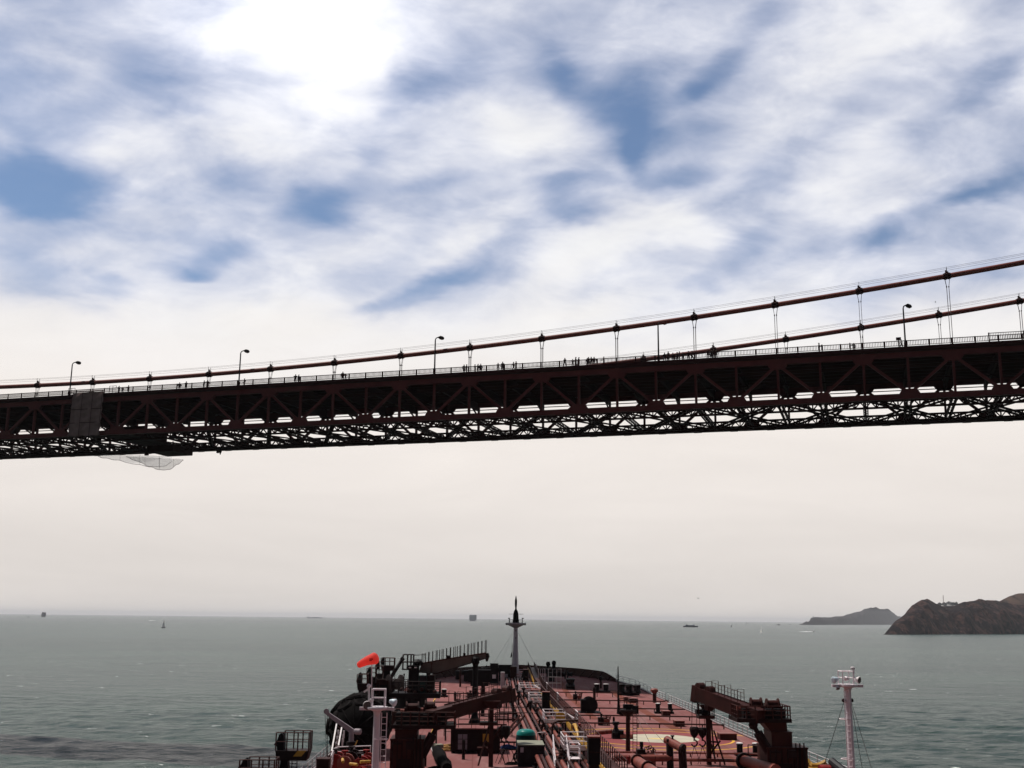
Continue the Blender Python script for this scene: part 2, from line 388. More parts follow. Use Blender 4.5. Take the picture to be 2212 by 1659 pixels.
bgs = node('ShaderNodeBackground'); bgs.inputs['Strength'].default_value = .09; L.new(sky.outputs[0], bgs.inputs['Color'])
bgc = node('ShaderNodeBackground'); bgc.inputs['Strength'].default_value = 1.0; L.new(cc.outputs[0], bgc.inputs['Color'])
ms = node('ShaderNodeMixShader'); L.new(cover, ms.inputs[0]); L.new(bgs.outputs[0], ms.inputs[1]); L.new(bgc.outputs[0], ms.inputs[2])
wo = node('ShaderNodeOutputWorld'); L.new(ms.outputs[0], wo.inputs[0])
sd = bpy.data.lights.new('sun', 'SUN'); sd.energy = 4.4; sd.angle = R(1.6); sd.color = (1, .95, .88)
so = bpy.data.objects.new('sun', sd); COL.objects.link(so); so.location = (-200, 200, 400)
so.rotation_euler = sund.to_track_quat('Z', 'Y').to_euler()
SC.view_settings.view_transform = 'Standard'; SC.view_settings.look = 'None'; SC.view_settings.exposure = 0; SC.view_settings.gamma = 1
SC.view_settings.use_curve_mapping = False

# ------------------------------------------------------------------ sea and air
def sea():
    m = bpy.data.materials.new('sea_water'); m.use_nodes = True
    global nt, N, L
    nt = m.node_tree; N = nt.nodes; L = nt.links
    b = N['Principled BSDF']
    tcn = node('ShaderNodeTexCoord'); P = tcn.outputs['Object']
    st = node('ShaderNodeMapping'); st.inputs['Rotation'].default_value = (0, 0, R(18)); st.inputs['Scale'].default_value = (.55, 1, 1); L.new(P, st.inputs[0]); Q = st.outputs[0]
    big = noise(Q, .0016, 5, .6); mid = noise(Q, .011, 5, .62)
    f = math_('ADD', math_('MULTIPLY', big, .6), math_('MULTIPLY', mid, .4))
    col = mixc(maprange(f, .43, .57, 0, 1), (.012, .033, .027, 1), (.026, .054, .043, 1))
    # whitecaps
    cap = noise(Q, .20, 4, .72); patch = noise(Q, .02, 3, .5)
    capm = math_('MULTIPLY', maprange(cap, .662, .70, 0, 1), maprange(patch, .42, .55, 0, 1))
    L.new(mixc(capm, col, (.80, .82, .80, 1)), b.inputs['Base Color'])
    L.new(maprange(capm, 0, 1, .24, .9), b.inputs['Roughness'])
    b.inputs['IOR'].default_value = 1.333; b.inputs['Specular IOR Level'].default_value = .125
    h1 = noise(Q, .055, 4, .6); h2 = noise(Q, .32, 5, .65); h3 = noise(Q, 1.6, 3, .6)
    hh = math_('ADD', math_('ADD', math_('MULTIPLY', h1, 3.2), math_('MULTIPLY', h2, 1.6)), math_('MULTIPLY', h3, .3))
    bp = node('ShaderNodeBump'); bp.inputs['Strength'].default_value = .85; bp.inputs['Distance'].default_value = 1.0
    L.new(hh, bp.inputs['Height']); L.new(bp.outputs[0], b.inputs['Normal'])
    MATS['sea_water'] = m
    from mathutils import noise as mn
    def lines(lo, hi, st, far0, far1):
        q = []; v = lo
        while v <= hi: q.append(v); v += st
        d = st
        while q[-1] < far1: d *= 1.35; q.append(min(far1, q[-1]+d))
        d = st; pre = []
        v = lo
        while v > far0: d *= 1.35; v = max(far0, v-d); pre.append(v)
        return pre[::-1]+q
    xs = lines(-230, 210, 2.0, -42000, 42000); ys_ = lines(110, 470, 1.7, -3000, 60000)
    me = []; nx = len(xs)
    for y in ys_:
        for x in xs:
            a = max(0, min(1, (x+232)/25, (212-x)/25, (y-105)/25, (472-y)/150)); z = 0
            if a > 0:
                u, v = x*.95-y*.3, x*.3+y*.95
                z = a*(.55*mn.fractal(V(u*.035, v*.075, 1), 1, 2.1, 3)+.42*mn.noise(V(u*.13, v*.24, 5))+.22*mn.noise(V(u*.3, v*.5, 9)))
                if -17 < x < 34 and y < 246: z = min(z, .3)
            me.append((x, y, z))
    fs = [(j*nx+i, j*nx+i+1, (j+1)*nx+i+1, (j+1)*nx+i) for j in range(len(ys_)-1) for i in range(nx-1)]
    mesh = bpy.data.meshes.new('water'); mesh.from_pydata(me, [], fs); mesh.polygons.foreach_set('use_smooth', [True]*len(fs)); mesh.materials.append(MATS['sea_water'])
    o = bpy.data.objects.new('water', mesh); COL.objects.link(o); tag(o, 'green grey choppy sea with scattered whitecaps', 'sea', kind='structure')
sea()
def haze():
    m = bpy.data.materials.new('haze_air'); m.use_nodes = True; n = m.node_tree.nodes; l = m.node_tree.links; n.clear()
    pv = n.new('ShaderNodeVolumePrincipled'); pv.inputs['Color'].default_value = (.93, .95, 1, 1); pv.inputs['Density'].default_value = HAZE_D
    pv.inputs['Anisotropy'].default_value = .0
    out = n.new('ShaderNodeOutputMaterial'); l.new(pv.outputs[0], out.inputs['Volume'])
    MATS['haze_air'] = m
    mb = MB(); mb.box((0, 28400, 84), (85000, 64000, 174)); o = mb.build('haze', 'haze_air'); tag(o, 'pale marine haze over the strait', 'haze', kind='stuff')
HAZE_D = 2.6e-5
haze()
# ------------------------------------------------------------------ suspension bridge
TH = -.3379; BD = V(math.cos(TH), math.sin(TH), 0); BN = V(-math.sin(TH), math.cos(TH), 0)   # along and across (away from us)
B0 = V(-88.89, 250.8, 0); PAN = 15.24; WID = 27.43; TD = 7.62; I0, I1 = -6, 19
UP = V(0, 0, 1)
def zt(i): return 28+47.57-.0248*i-.0004*i*i     # centre of the top chord
def BP(i, t=0., dz=0.):                          # t = 0 near truss, 1 far truss; dz above top chord
    p = B0+BD*(PAN*i)+BN*(WID*t); return V(p.x, p.y, zt(i)+dz)
def cz(i): return 28+47.57+4.2+.0725*(i-.47)**2
def CP(i, t, dz=0.):
    p = B0+BD*(PAN*i)+BN*(WID*t); return V(p.x, p.y, cz(i)+dz)
bridge = thing('suspension_bridge', 'dark red steel suspension bridge deck crossing overhead with truss and sloping cables', 'bridge', BP(6))
halves = [k*.5 for k in range(I0*2, I1*2+1)]
for t in (0, 1):
    tr = MB()
    for i in range(I0, I1):
        tr.bar(BP(i, t), BP(i+1, t), .85, 1.0); tr.bar(BP(i, t, -TD), BP(i+1, t, -TD), .85, 1.0)
    # flange angles and gussets
    for i in range(I0, I1+1):
        c = BP(i, t)
        for sg in (-.44, .44):
            o = BN*sg
            pl = [c+BD*x+UP*z+o for x, z in ((-1.9, .48), (-1.9, -.5), (-1.15, -1.45), (1.15, -1.45), (1.9, -.5), (1.9, .48))]
            tr.prism(pl, BN*(.03 if sg > 0 else -.03))
        if i < I1:
            c = BP(i+.5, t, -TD)
            for sg in (-.44, .44):
                o = BN*sg
                pl = [c+BD*x+UP*z+o for x, z in ((-1.75, -.5), (-1.75, .55), (-1.25, 1.35), (1.25, 1.35), (1.75, .55), (1.75, -.5))]
                tr.prism(pl, BN*(.03 if sg > 0 else -.03))
    for i in halves:                              # cover plate lips and splice plates
        tr.box(BP(i+.25, t, -TD-.53), (1.6, .95, .06), Matrix.Rotation(TH, 3, 'Z'))
    side = tr.build('side_truss', 'orange_steel', bridge)
    for i in range(I0, I1):
        for a, b in ((i, i+.5), (i+1, i+.5)):
            MB().bar(BP(a, t, -.5), BP(b, t, -TD+.5), .62, .5).build('diagonal', 'orange_steel', side, origin=None)
    for i in halves:
        MB().bar(BP(i, t, -.5), BP(i, t, -TD+.5), .55, .42, BD).build('vertical', 'orange_steel', side)
# deck, floor beams, stringers
dk = MB()
for i in range(I0, I1):
    for z0, z1, ta, tb in ((.95, 1.3, .0, 1.0),):
        a = [BP(i, ta, z0), BP(i+1, ta, z0), BP(i+1, tb, z0), BP(i, tb, z0)]
        b = [p+UP*(z1-z0) for p in a]; dk.hexa(a, b)
dk.build('deck_slab', 'asphalt', bridge)
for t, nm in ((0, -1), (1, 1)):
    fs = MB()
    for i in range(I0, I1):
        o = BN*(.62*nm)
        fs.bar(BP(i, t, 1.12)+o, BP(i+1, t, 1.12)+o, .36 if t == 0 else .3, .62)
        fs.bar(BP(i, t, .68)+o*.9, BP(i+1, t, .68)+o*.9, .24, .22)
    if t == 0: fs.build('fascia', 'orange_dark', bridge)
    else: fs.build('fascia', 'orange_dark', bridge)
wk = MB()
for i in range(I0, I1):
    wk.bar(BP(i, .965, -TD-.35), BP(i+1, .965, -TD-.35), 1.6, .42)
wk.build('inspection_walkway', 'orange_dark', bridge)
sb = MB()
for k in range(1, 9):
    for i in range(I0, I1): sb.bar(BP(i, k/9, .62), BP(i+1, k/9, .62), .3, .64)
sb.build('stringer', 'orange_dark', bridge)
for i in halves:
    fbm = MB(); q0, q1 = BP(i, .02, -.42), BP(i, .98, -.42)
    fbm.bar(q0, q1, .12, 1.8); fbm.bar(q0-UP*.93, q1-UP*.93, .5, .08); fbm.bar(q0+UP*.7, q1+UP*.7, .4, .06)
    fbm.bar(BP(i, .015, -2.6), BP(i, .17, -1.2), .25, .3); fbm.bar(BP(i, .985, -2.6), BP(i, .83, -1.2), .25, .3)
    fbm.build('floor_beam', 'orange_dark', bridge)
# bottom lateral system: lattice girders along, struts and laced braces across
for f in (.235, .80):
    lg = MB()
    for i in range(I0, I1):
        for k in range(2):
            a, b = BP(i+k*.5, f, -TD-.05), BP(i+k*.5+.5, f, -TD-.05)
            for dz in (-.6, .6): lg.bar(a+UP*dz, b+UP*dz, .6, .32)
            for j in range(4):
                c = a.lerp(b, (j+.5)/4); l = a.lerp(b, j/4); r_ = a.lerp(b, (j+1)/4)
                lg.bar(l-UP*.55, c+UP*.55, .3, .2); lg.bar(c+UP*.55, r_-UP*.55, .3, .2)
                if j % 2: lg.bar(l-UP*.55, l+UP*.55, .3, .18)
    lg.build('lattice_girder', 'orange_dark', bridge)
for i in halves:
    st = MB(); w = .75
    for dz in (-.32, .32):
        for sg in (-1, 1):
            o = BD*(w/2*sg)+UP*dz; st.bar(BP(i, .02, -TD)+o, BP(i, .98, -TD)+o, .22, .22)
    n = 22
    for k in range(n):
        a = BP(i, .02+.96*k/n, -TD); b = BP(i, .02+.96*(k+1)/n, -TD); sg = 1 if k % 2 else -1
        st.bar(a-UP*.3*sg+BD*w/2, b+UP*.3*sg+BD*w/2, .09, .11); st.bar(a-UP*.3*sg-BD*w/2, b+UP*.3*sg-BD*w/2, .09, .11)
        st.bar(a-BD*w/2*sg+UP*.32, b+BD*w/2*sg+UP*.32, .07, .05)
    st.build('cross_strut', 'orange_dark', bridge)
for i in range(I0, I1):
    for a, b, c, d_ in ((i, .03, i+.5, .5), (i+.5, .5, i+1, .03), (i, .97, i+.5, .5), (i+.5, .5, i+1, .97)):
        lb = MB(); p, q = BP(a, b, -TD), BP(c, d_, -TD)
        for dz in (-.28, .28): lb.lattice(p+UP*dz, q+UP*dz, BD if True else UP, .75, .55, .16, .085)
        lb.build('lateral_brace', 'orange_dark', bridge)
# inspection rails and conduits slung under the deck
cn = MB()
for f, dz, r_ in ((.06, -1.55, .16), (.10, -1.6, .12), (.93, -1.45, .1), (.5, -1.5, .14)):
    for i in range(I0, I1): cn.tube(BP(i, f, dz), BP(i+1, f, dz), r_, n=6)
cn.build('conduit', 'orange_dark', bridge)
# railing with pickets
for t, off in ((0, -.62), (1, .62)):
    o = BN*off; z0 = 1.43
    rl = MB()
    for i in range(I0, I1):
        for dz, w, h in ((z0+.22, .1, .09), (z0+1.08, .14, .11)):
            rl.bar(BP(i, t, dz)+o, BP(i+1, t, dz)+o, w, h)
        n = 56 if t == 0 else 28
        for k in range(n):
            rl.bar(BP(i+(k+.5)/n, t, z0+.22)+o, BP(i+(k+.5)/n, t, z0+1.08)+o, .075, .10, BN)
    for k in range(I0*4, I1*4): rl.bar(BP(k/4, t, z0-.05)+o, BP(k/4, t, z0+1.16)+o, .2, .2, BN)
    rl.build('railing', 'rail_steel', bridge)
# a stretch of raised railing at the right
rg = MB(); o = BN*(-.74)
for dz in (1.75, 2.95): rg.bar(BP(12.40, 0, dz)+o, BP(12.77, 0, dz)+o, .1, .1)
for k in range(22): q = 12.40+.37*k/21; rg.bar(BP(q, 0, 1.75)+o, BP(q, 0, 2.95)+o, .05, .08, BN)
for q in (12.40, 12.77): rg.bar(BP(q, 0, 1.3)+o, BP(q, 0, 3.05)+o, .22, .2, BN)
rg.build('raised_railing', 'rail_steel', bridge)
# main cables, bands, suspenders, hand ropes
for t in (0, 1):
    cb = MB().path([CP(I0+k*.25, t) for k in range((I1-I0)*4+1)], .47, 14).build('main_cable', 'cable_paint', bridge, smooth=True)
    for i in range(I0, I1+1):
        d = (CP(i+.02, t)-CP(i-.02, t)).normalized(); c = CP(i, t)
        bd_ = MB().tube(c-d*.62, c+d*.62, .58, n=14)
        for sg in (-.28, .28): bd_.tube(c+d*sg-d*.1, c+d*sg+d*.1, .66, n=14)
        bd_.box(c+UP*.66, (.5, .3, .45)); bd_.box(c+UP*.95-d*.12, (.25, .25, .35))
        for sg in (-.42, .42):
            q = c+BN*sg; bd_.bar(q+UP*.35, q+UP*1.65, .06, .06, BN)
        bd_.build('cable_band', 'orange_dark' , cb)
        top = c-UP*.4; bot = BP(i, t, .4)
        if top.z-bot.z > .5:
            for sg in (-1, 1):
                su = MB()
                mid = bot.lerp(top, .0); hh = min(1.6, (top.z-bot.z)*.5)
                for tr_ in (-.3, .3):
                    a = V(top.x, top.y, top.z)+BD*(.42*sg)+BN*tr_*.6; b = V(top.x, top.y, top.z-hh)+BD*(.19*sg)+BN*tr_*.6
                    e = bot+BD*(.19*sg)+BN*tr_*.6
                    su.path([a, b, e], .042, 5)
                su.box(V(top.x, top.y, top.z-hh)+BD*(.19*sg), (.18, .5, .16), Matrix.Rotation(TH, 3, 'Z'))
                su.build('suspender', 'rope_steel', bridge)
    for sg, dz in ((-.42, 1.55), (.42, 1.55), (-.42, .95), (.42, .95)):
        if dz < 1 and sg > 0: continue
        MB().path([CP(I0+k*.25, t, dz)+BN*sg for k in range((I1-I0)*4+1)], .022, 4).build('hand_rope', 'rail_steel', bridge)

# ---- lamp posts on the near footway
def make_lamp(label, p):
    r = thing('lamp_post', label, 'lamp post', p, 'lamp posts along the bridge railing')
    MB().path([p, p+UP*.9, p+UP*1.0, p+UP*7.2], [.2, .2, .16, .13], 8).build('pole', 'lamp_green', r)
    MB().box(p+UP*.45, (.42, .42, .9)).build('pole_base', 'orange_dark', r)
    a = p+UP*7.2; ar = MB(); pts = []
    dr = (BN*.62+BD*.78).normalized()
    for k in range(8):
        t = k/7*math.pi*.52; pts.append(a+dr*(.75*(1-math.cos(t)))+UP*(.7*math.sin(t)))
    ar.path(pts, .11, 7).build('arm', 'lamp_green', r)
    h = pts[-1]; hd = MB(); e = h+dr*1.05-UP*.16
    hd.path([h-dr*.15+UP*.02, h+dr*.2, h+dr*.75-UP*.1, e], [.16, .38, .38, .2], 10).build('lamp_head', 'lamp_green', r, smooth=True)
    MB().path([h+dr*.25-UP*.22, h+dr*.72-UP*.3], [.2, .2], 10).build('lens', 'lamp_lens', r, smooth=True)
    return r
def bridge_i(x, t=0., dz=1.4):
    lo, hi = I0, I1
    for _ in range(40):
        m = (lo+hi)/2
        if project(BP(m, t, dz))[0] < x: lo = m
        else: hi = m
    return lo
LAMPX = [(154, 'lamp post on the bridge just left of the hanging grey screen'), (519, 'lamp post on the bridge nearest above the right side of the under-deck net'),
         (941, 'bridge lamp post left of a group of five walkers, taller than the near cable'), (1424, 'lamp post on the bridge whose head only just reaches the near cable'),
         (1956, 'lamp post on the bridge that crosses in front of the far cable')]
lam0 = None
for x, lb in LAMPX:
    i = bridge_i(x, 0, 1.5); p = BP(i, 0, 1.3)-BN*.62
    if lam0 is None: lam0 = make_lamp(lb, p)
    else: dup(lam0, p, None, lb)
# far side: only the heads of two lamps show above the near cable's left end
def bridge_box():
    i = bridge_i(1942); p = BP(i, 0, 1.3)-BN*.3
    r = thing('call_box', 'small box on a post at the bridge railing left of the last lamp', 'call box', p)
    MB().bar(p, p+UP*1.5, .18, .18, BN).build('post', 'rail_steel', r); MB().box(p+UP*1.72, (.85, .35, .5), Matrix.Rotation(TH, 3, 'Z')).build('box', 'orange_dark', r)
bridge_box()

# ---- hanging grey canvas screen
def screen():
    ia, ib = bridge_i(163, 0, 0), bridge_i(230, 0, 0); o = BN*-1.2
    r = thing('containment_screen', 'grey canvas work screen hung down the side of the bridge truss', 'screen', BP(ia, 0, -9)+o)
    mb = MB(); nx, nz = 14, 18; rr = random.Random(3)
    for s_, off in ((0, 0), (1, .05)):
        for a in range(nx+1):
            for b in range(nz+1):
                i = ia+(ib-ia)*a/nx; z = 1.75-(10.1)*b/nz
                mb.v.append(BP(i, 0, z)+o+BN*(off+.16*math.sin(b*1.7+a*.6)+.14*math.sin(a*1.3)+.12*rr.random()-.3*(b/nz)))
    n = (nx+1)*(nz+1)
    for a in range(nx):
        for b in range(nz):
            q = (a*(nz+1)+b, a*(nz+1)+b+1, (a+1)*(nz+1)+b+1, (a+1)*(nz+1)+b)
            mb.f.append(q); mb.f.append(tuple(n+k for k in reversed(q)))
    mb.build('canvas', 'canvas', r, smooth=True)
    f = MB()
    for z in (1.9, -2.2, -5.3, -8.3): f.tube(BP(ia-.03, 0, z)+o-BN*.22, BP(ib+.03, 0, z)+o-BN*.22, .06 if z < 0 else .12, n=5)
    for q in (.02, .35, .68, .98):
        i = ia+(ib-ia)*q; f.tube(BP(i, 0, 1.9)+o-BN*.2, BP(i, 0, -8.4)+o-BN*.4, .04, n=5)
    f.build('frame', 'rail_steel', r)
    c = MB()
    for ii in (ia-.12, ib+.06): c.rail([BP(ii, 0, 1.4)+o*.4, BP(ii+.12, 0, 1.4)+o*.4], 1.6, 1, 2, .05)
    c.build('bracket', 'rail_steel', r)
screen()
# ---- work platform (traveller) slung under the deck
def traveller():
    M = Matrix.Rotation(TH, 3, 'Z')
    c0 = A(364, 985, 268); s0 = B0+BN*(WID*.78)
    along = (c0-s0).dot(BD); ctr = s0+BD*along; zb = BP(along/PAN, 0, -TD).z
    r = thing('work_platform', 'dark work platform slung under the bridge deck beside the pale net', 'platform', V(ctr.x, ctr.y, zb-3))
    def pt(a, n, dz): q = ctr+BD*a+BN*n; return V(q.x, q.y, zb+dz)
    mb = MB()
    mb.box(pt(0, 0, -1.6), (7.0, 8.0, .35), M); mb.build('floor', 'orange_dark', r)
    mb = MB(); mb.box(pt(0, -4.0, -.8), (7.0, .15, 1.7), M); mb.box(pt(0, 4.0, -.8), (7.0, .15, 1.7), M); mb.box(pt(3.45, 0, -.8), (.15, 8, 1.7), M); mb.box(pt(-3.45, 0, -.8), (.15, 8, 1.7), M)
    mb.build('side_panels', 'orange_dark', r)
    mb = MB(); mb.box(pt(-.5, -12, -.1), (7.4, 15, .5), M); mb.box(pt(-.5, -14.5, 1.2), (7.2, .3, 2.4), M); mb.box(pt(0, -7, 1.1), (7.2, .3, 2.2), M)
    mb.build('scaffold_deck', 'orange_dark', r)
    mb = MB(); mb.rail([pt(-7.5, -4.2, -1.6), pt(-3.6, -4.2, -1.6)], 1.0, .8, 2, .09); mb.box(pt(-5.5, -3.2, -1.7), (4.2, 2.2, .3), M); mb.box(pt(-3.6, -4.3, -2.3), (.9, .5, .7), M)
    mb.box(pt(-9, -2.5, -.75), (6, 2, .25), M)
    mb.build('side_walkway', 'orange_dark', r)
    mb = MB()
    for a in (-3.3, 3.3):
        for n in (-4, 4): mb.bar(pt(a, n, -1.6), pt(a, n, .5), .25, .25, BN)
    mb.build('hanger', 'orange_dark', r)
traveller()
def net():
    m = bpy.data.materials.new('pale_net'); m.use_nodes = True; n_ = m.node_tree.nodes; l = m.node_tree.links
    b = n_['Principled BSDF']; b.inputs['Base Color'].default_value = (.75, .74, .75, 1); b.inputs['Roughness'].default_value = 1
    tr = n_.new('ShaderNodeBsdfTransparent'); tl = n_.new('ShaderNodeBsdfTranslucent'); tl.inputs[0].default_value = (.8, .79, .8, 1)
    m1 = n_.new('ShaderNodeMixShader'); m1.inputs[0].default_value = .7; l.new(b.outputs[0], m1.inputs[1]); l.new(tl.outputs[0], m1.inputs[2])
    m2 = n_.new('ShaderNodeMixShader'); m2.inputs[0].default_value = .22; l.new(tr.outputs[0], m2.inputs[1]); l.new(m1.outputs[0], m2.inputs[2])
    l.new(m2.outputs[0], n_['Material Output'].inputs['Surface']); MATS['pale_net'] = m
    r = thing('debris_net', 'pale translucent net sagging in two folds beneath the bridge deck', 'net', A(340, 1000, 270))
    def lobe(x0, x1, Y0, Y1, top0, top1, prof):
        mb = MB(); nx, nv = 48, 14
        def ev(t):
            for (a, ya), (b_, yb) in zip(prof, prof[1:]):
                if a <= t <= b_: u = (t-a)/(b_-a); u = u*u*(3-2*u); return ya+(yb-ya)*u
            return prof[-1][1]
        for a in range(nx+1):
            t = a/nx; x = x0+(x1-x0)*t; yt = top0+(top1-top0)*t
            for b in range(nv+1):
                s_ = b/nv; Y = Y0+(Y1-Y0)*s_; mb.v.append(A(x, yt+ev(t)*math.sin(math.pi*s_), Y)+V(0, 0, .05*math.sin(a*.9+b)))
        for a in range(nx):
            for b in range(nv): mb.f.append((a*(nv+1)+b, a*(nv+1)+b+1, (a+1)*(nv+1)+b+1, (a+1)*(nv+1)+b))
        mb.build('net_fold', 'pale_net', r, smooth=True)
        e = MB(); e.path([mb.v[a*(nv+1)+nv//2]-V(0, 0, .03) for a in range(nx+1)], .05, 5); e.build('edge_rope', 'rail_steel', r)
        for a in range(4, nx, 12): MB().path([mb.v[a*(nv+1)+b_] for b_ in range(nv//2, nv+1)], .028, 4).build('lashing', 'rope_steel', r)
    lobe(203, 372, 286, 276, 982, 985, [(0, 1), (.13, 7), (.3, 11), (.5, 18.5), (.72, 23.5), (.9, 22.5), (1, 12)])
    lobe(272, 396, 272, 262, 986, 992, [(0, 1), (.2, 9), (.42, 20), (.6, 25.5), (.75, 24), (.9, 12), (1, 2)])
net()
def hang():
    for k, (x, y) in enumerate(((470.5, 975), (476, 976))):
        p = A(x, y, 262); top = p+UP*3
        r = thing(['hanging_bucket', 'hanging_bag'][k], ['small dark bucket hanging under the bridge right of the net', 'small pointed dark bag hanging under the bridge right of the net'][k], 'hanging load', p, 'loads hanging under the bridge')
        if k == 0: MB().box(p, (.55, .5, .8)).build('bucket', 'ship_dark', r)
        else: MB().lathe(p-UP*.7, [(.06, 0), (.35, .8), (.38, 1.4), (.1, 1.6)], 8).build('bag', 'ship_dark', r)
        MB().tube(p, top, .03, n=4).build('line', 'rope_steel', r)
hang()

# ---- people at the railing: one continuous skinned body each
def person_mesh(pose, name):
    P = {}; E = []; Rr = {}
    def j(n, p, r): P[n] = V(*p); Rr[n] = r
    st = {0: .10, 1: .22, 2: .06, 3: .12}[pose]
    j('pelvis', (0, 0, .95), .155); j('waist', (0, .0, 1.1), .135); j('chest', (0, .01, 1.32), .165); j('neckb', (0, .01, 1.47), .085); j('neck', (0, .01, 1.53), .055)
    j('head', (0, .02, 1.63), .095); j('crown', (0, .01, 1.70), .075)
    for sg, n in ((-1, 'l'), (1, 'r')):
        sw = st*(1 if sg > 0 else -1) if pose == 1 else 0
        j('hip'+n, (.10*sg, 0, .9), .105); j('knee'+n, (.10*sg, .02+sw*.7, .5), .07); j('ank'+n, (.10*sg, -.01+sw, .09), .05); j('toe'+n, (.11*sg, .15+sw, .045), .045)
        j('sh'+n, (.19*sg, 0, 1.41), .07)
        if pose == 0: el, wr = (.25*sg, -.02, 1.13), (.26*sg, .08, .9)
        elif pose == 1: el, wr = (.24*sg, -.1*sg, 1.13), (.24*sg, .1-.14*sg, .92)
        elif pose == 2: el, wr = (.30*sg, .12, 1.16), (.14*sg, .32, 1.30)
        else: el, wr = (.27*sg, .12, 1.18), (.2*sg, .36, 1.10)
        j('el'+n, el, .05); j('wr'+n, wr, .036)
        d = (V(*wr)-V(*el)).normalized(); j('hand'+n, tuple(V(*wr)+d*.1), .04)
        E += [('pelvis', 'hip'+n), ('hip'+n, 'knee'+n), ('knee'+n, 'ank'+n), ('ank'+n, 'toe'+n), ('chest', 'sh'+n), ('sh'+n, 'el'+n), ('el'+n, 'wr'+n), ('wr'+n, 'hand'+n)]
    E += [('pelvis', 'waist'), ('waist', 'chest'), ('chest', 'neckb'), ('neckb', 'neck'), ('neck', 'head'), ('head', 'crown')]
    ks = list(P); ix = {k: n for n, k in enumerate(ks)}
    me = bpy.data.meshes.new('tmp'); me.from_pydata([tuple(P[k]) for k in ks], [(ix[a], ix[b]) for a, b in E], [])
    o = bpy.data.objects.new('tmp', me); COL.objects.link(o)
    sk = o.modifiers.new('s', 'SKIN'); sb_ = o.modifiers.new('u', 'SUBSURF'); sb_.levels = 1; sb_.render_levels = 1
    for k in ks:
        v = me.skin_vertices[0].data[ix[k]]; v.radius = (Rr[k], Rr[k]*(.72 if k in ('chest', 'waist', 'pelvis') else 1)); v.use_root = (k == 'pelvis')
    dg = bpy.context.evaluated_depsgraph_get(); dg.update()
    m2 = bpy.data.meshes.new_from_object(o.evaluated_get(dg)); m2.name = name
    bpy.data.objects.remove(o)
    m2.polygons.foreach_set('use_smooth', [True]*len(m2.polygons))
    # materials by height: trousers, jacket, skin
    m2.materials.clear()
    return m2
POSES = []
for k in range(4):
    for c in range(3):
        m = person_mesh(k, 'person_body')
        tops = [(0, 4, 1), (3, 2, 5), (2, 0, 3), (1, 5, 4)][k]
        for mn in ('cloth_%d' % tops[c], 'cloth_%d' % ((tops[c]+2) % 5), 'skin'): m.materials.append(MATS[mn])
        for p in m.polygons:
            z = p.center.z; ax = abs(p.center.x)
            p.material_index = 2 if z > 1.5 or (ax > .12 and .78 < z < .86) else (1 if z < .93 and ax < .22 else 0)
        hm = MB().ball((0, -.005, 1.68), .105, 10, (.86, 1.0, .82))
        hme = bpy.data.meshes.new('hair'); hme.from_pydata([tuple(v) for v in hm.v], [], hm.f); hme.materials.append(MATS['hair'])
        POSES.append((m, hme))
CLUST = [([255, 261.5], 'right of the hanging grey screen', ['dark standing person', 'shorter dark person']),
         ([276], 'alone between the grey screen and the closed railing bays', ['dark person']),
         ([385.5, 399.5], 'left of the second lamp, above the net', ['person with arms down', 'person in bulky coat']),
         ([440, 446], 'under the cable band left of the second lamp', ['walking person', 'person facing them']),
         ([525.5], 'just right of the second lamp post', ['lone person']),
         ([637.5, 643.5], 'midway between the second and third lamps', ['person bending forward', 'person close behind']),
         ([738.5, 744.5], 'right of the hanger before the third lamp', ['taller of two people', 'shorter of two people']),
         ([1000.5, 1007.5], 'just left of the hanger after the third lamp', ['left one of a pair', 'right one of a pair']),
         ([1024, 1031, 1037.5], 'just right of the hanger after the third lamp', ['leftmost of a trio', 'middle one of a trio', 'rightmost of a trio']),
         ([1075.5, 1085.5], 'two bays right of the trio', ['person in dark jacket', 'person looking over the rail']),
         ([1108, 1114.5], 'straight above the tanker foremast', ['thin dark person', 'broad dark person']),
         ([1220, 1236.5], 'left of the four close together', ['person leaning on the rail', 'small person']),
         ([1243, 1249.5], 'touching the tight group from the left', ['tall dark person', 'paler dressed person']),
         ([1267.5, 1271, 1277, 1282], 'in the tight group left of the fourth lamp', ['leftmost', 'second', 'third', 'rightmost']),
         ([1303.5], 'between the tight group and the hanger', ['tall lone person']),
         ([1435.5, 1443.5, 1453], 'right beside the fourth lamp post', ['nearest person', 'second person', 'stooping third person']),
         ([1462, 1467.5, 1475], 'in the row where the far cable meets the deck', ['left person', 'middle person', 'right person']),
         ([1487, 1494.5], 'end of the row, before the hanger', ['tall person', 'tall broad person']),
         ([1529, 1536, 1542, 1547], 'in the bunch in front of the far cable', ['leftmost', 'second', 'third', 'rightmost']),
         ([1769.5, 1776], 'halfway between hangers, left of the last lamp', ['taller person', 'shorter person']),
         ([1836.5, 1845], 'left of the hanger before the last lamp', ['crouching small person', 'small standing person']),
         ([1947.5], 'at the foot of the last lamp', ['small person'])]
pk = 0
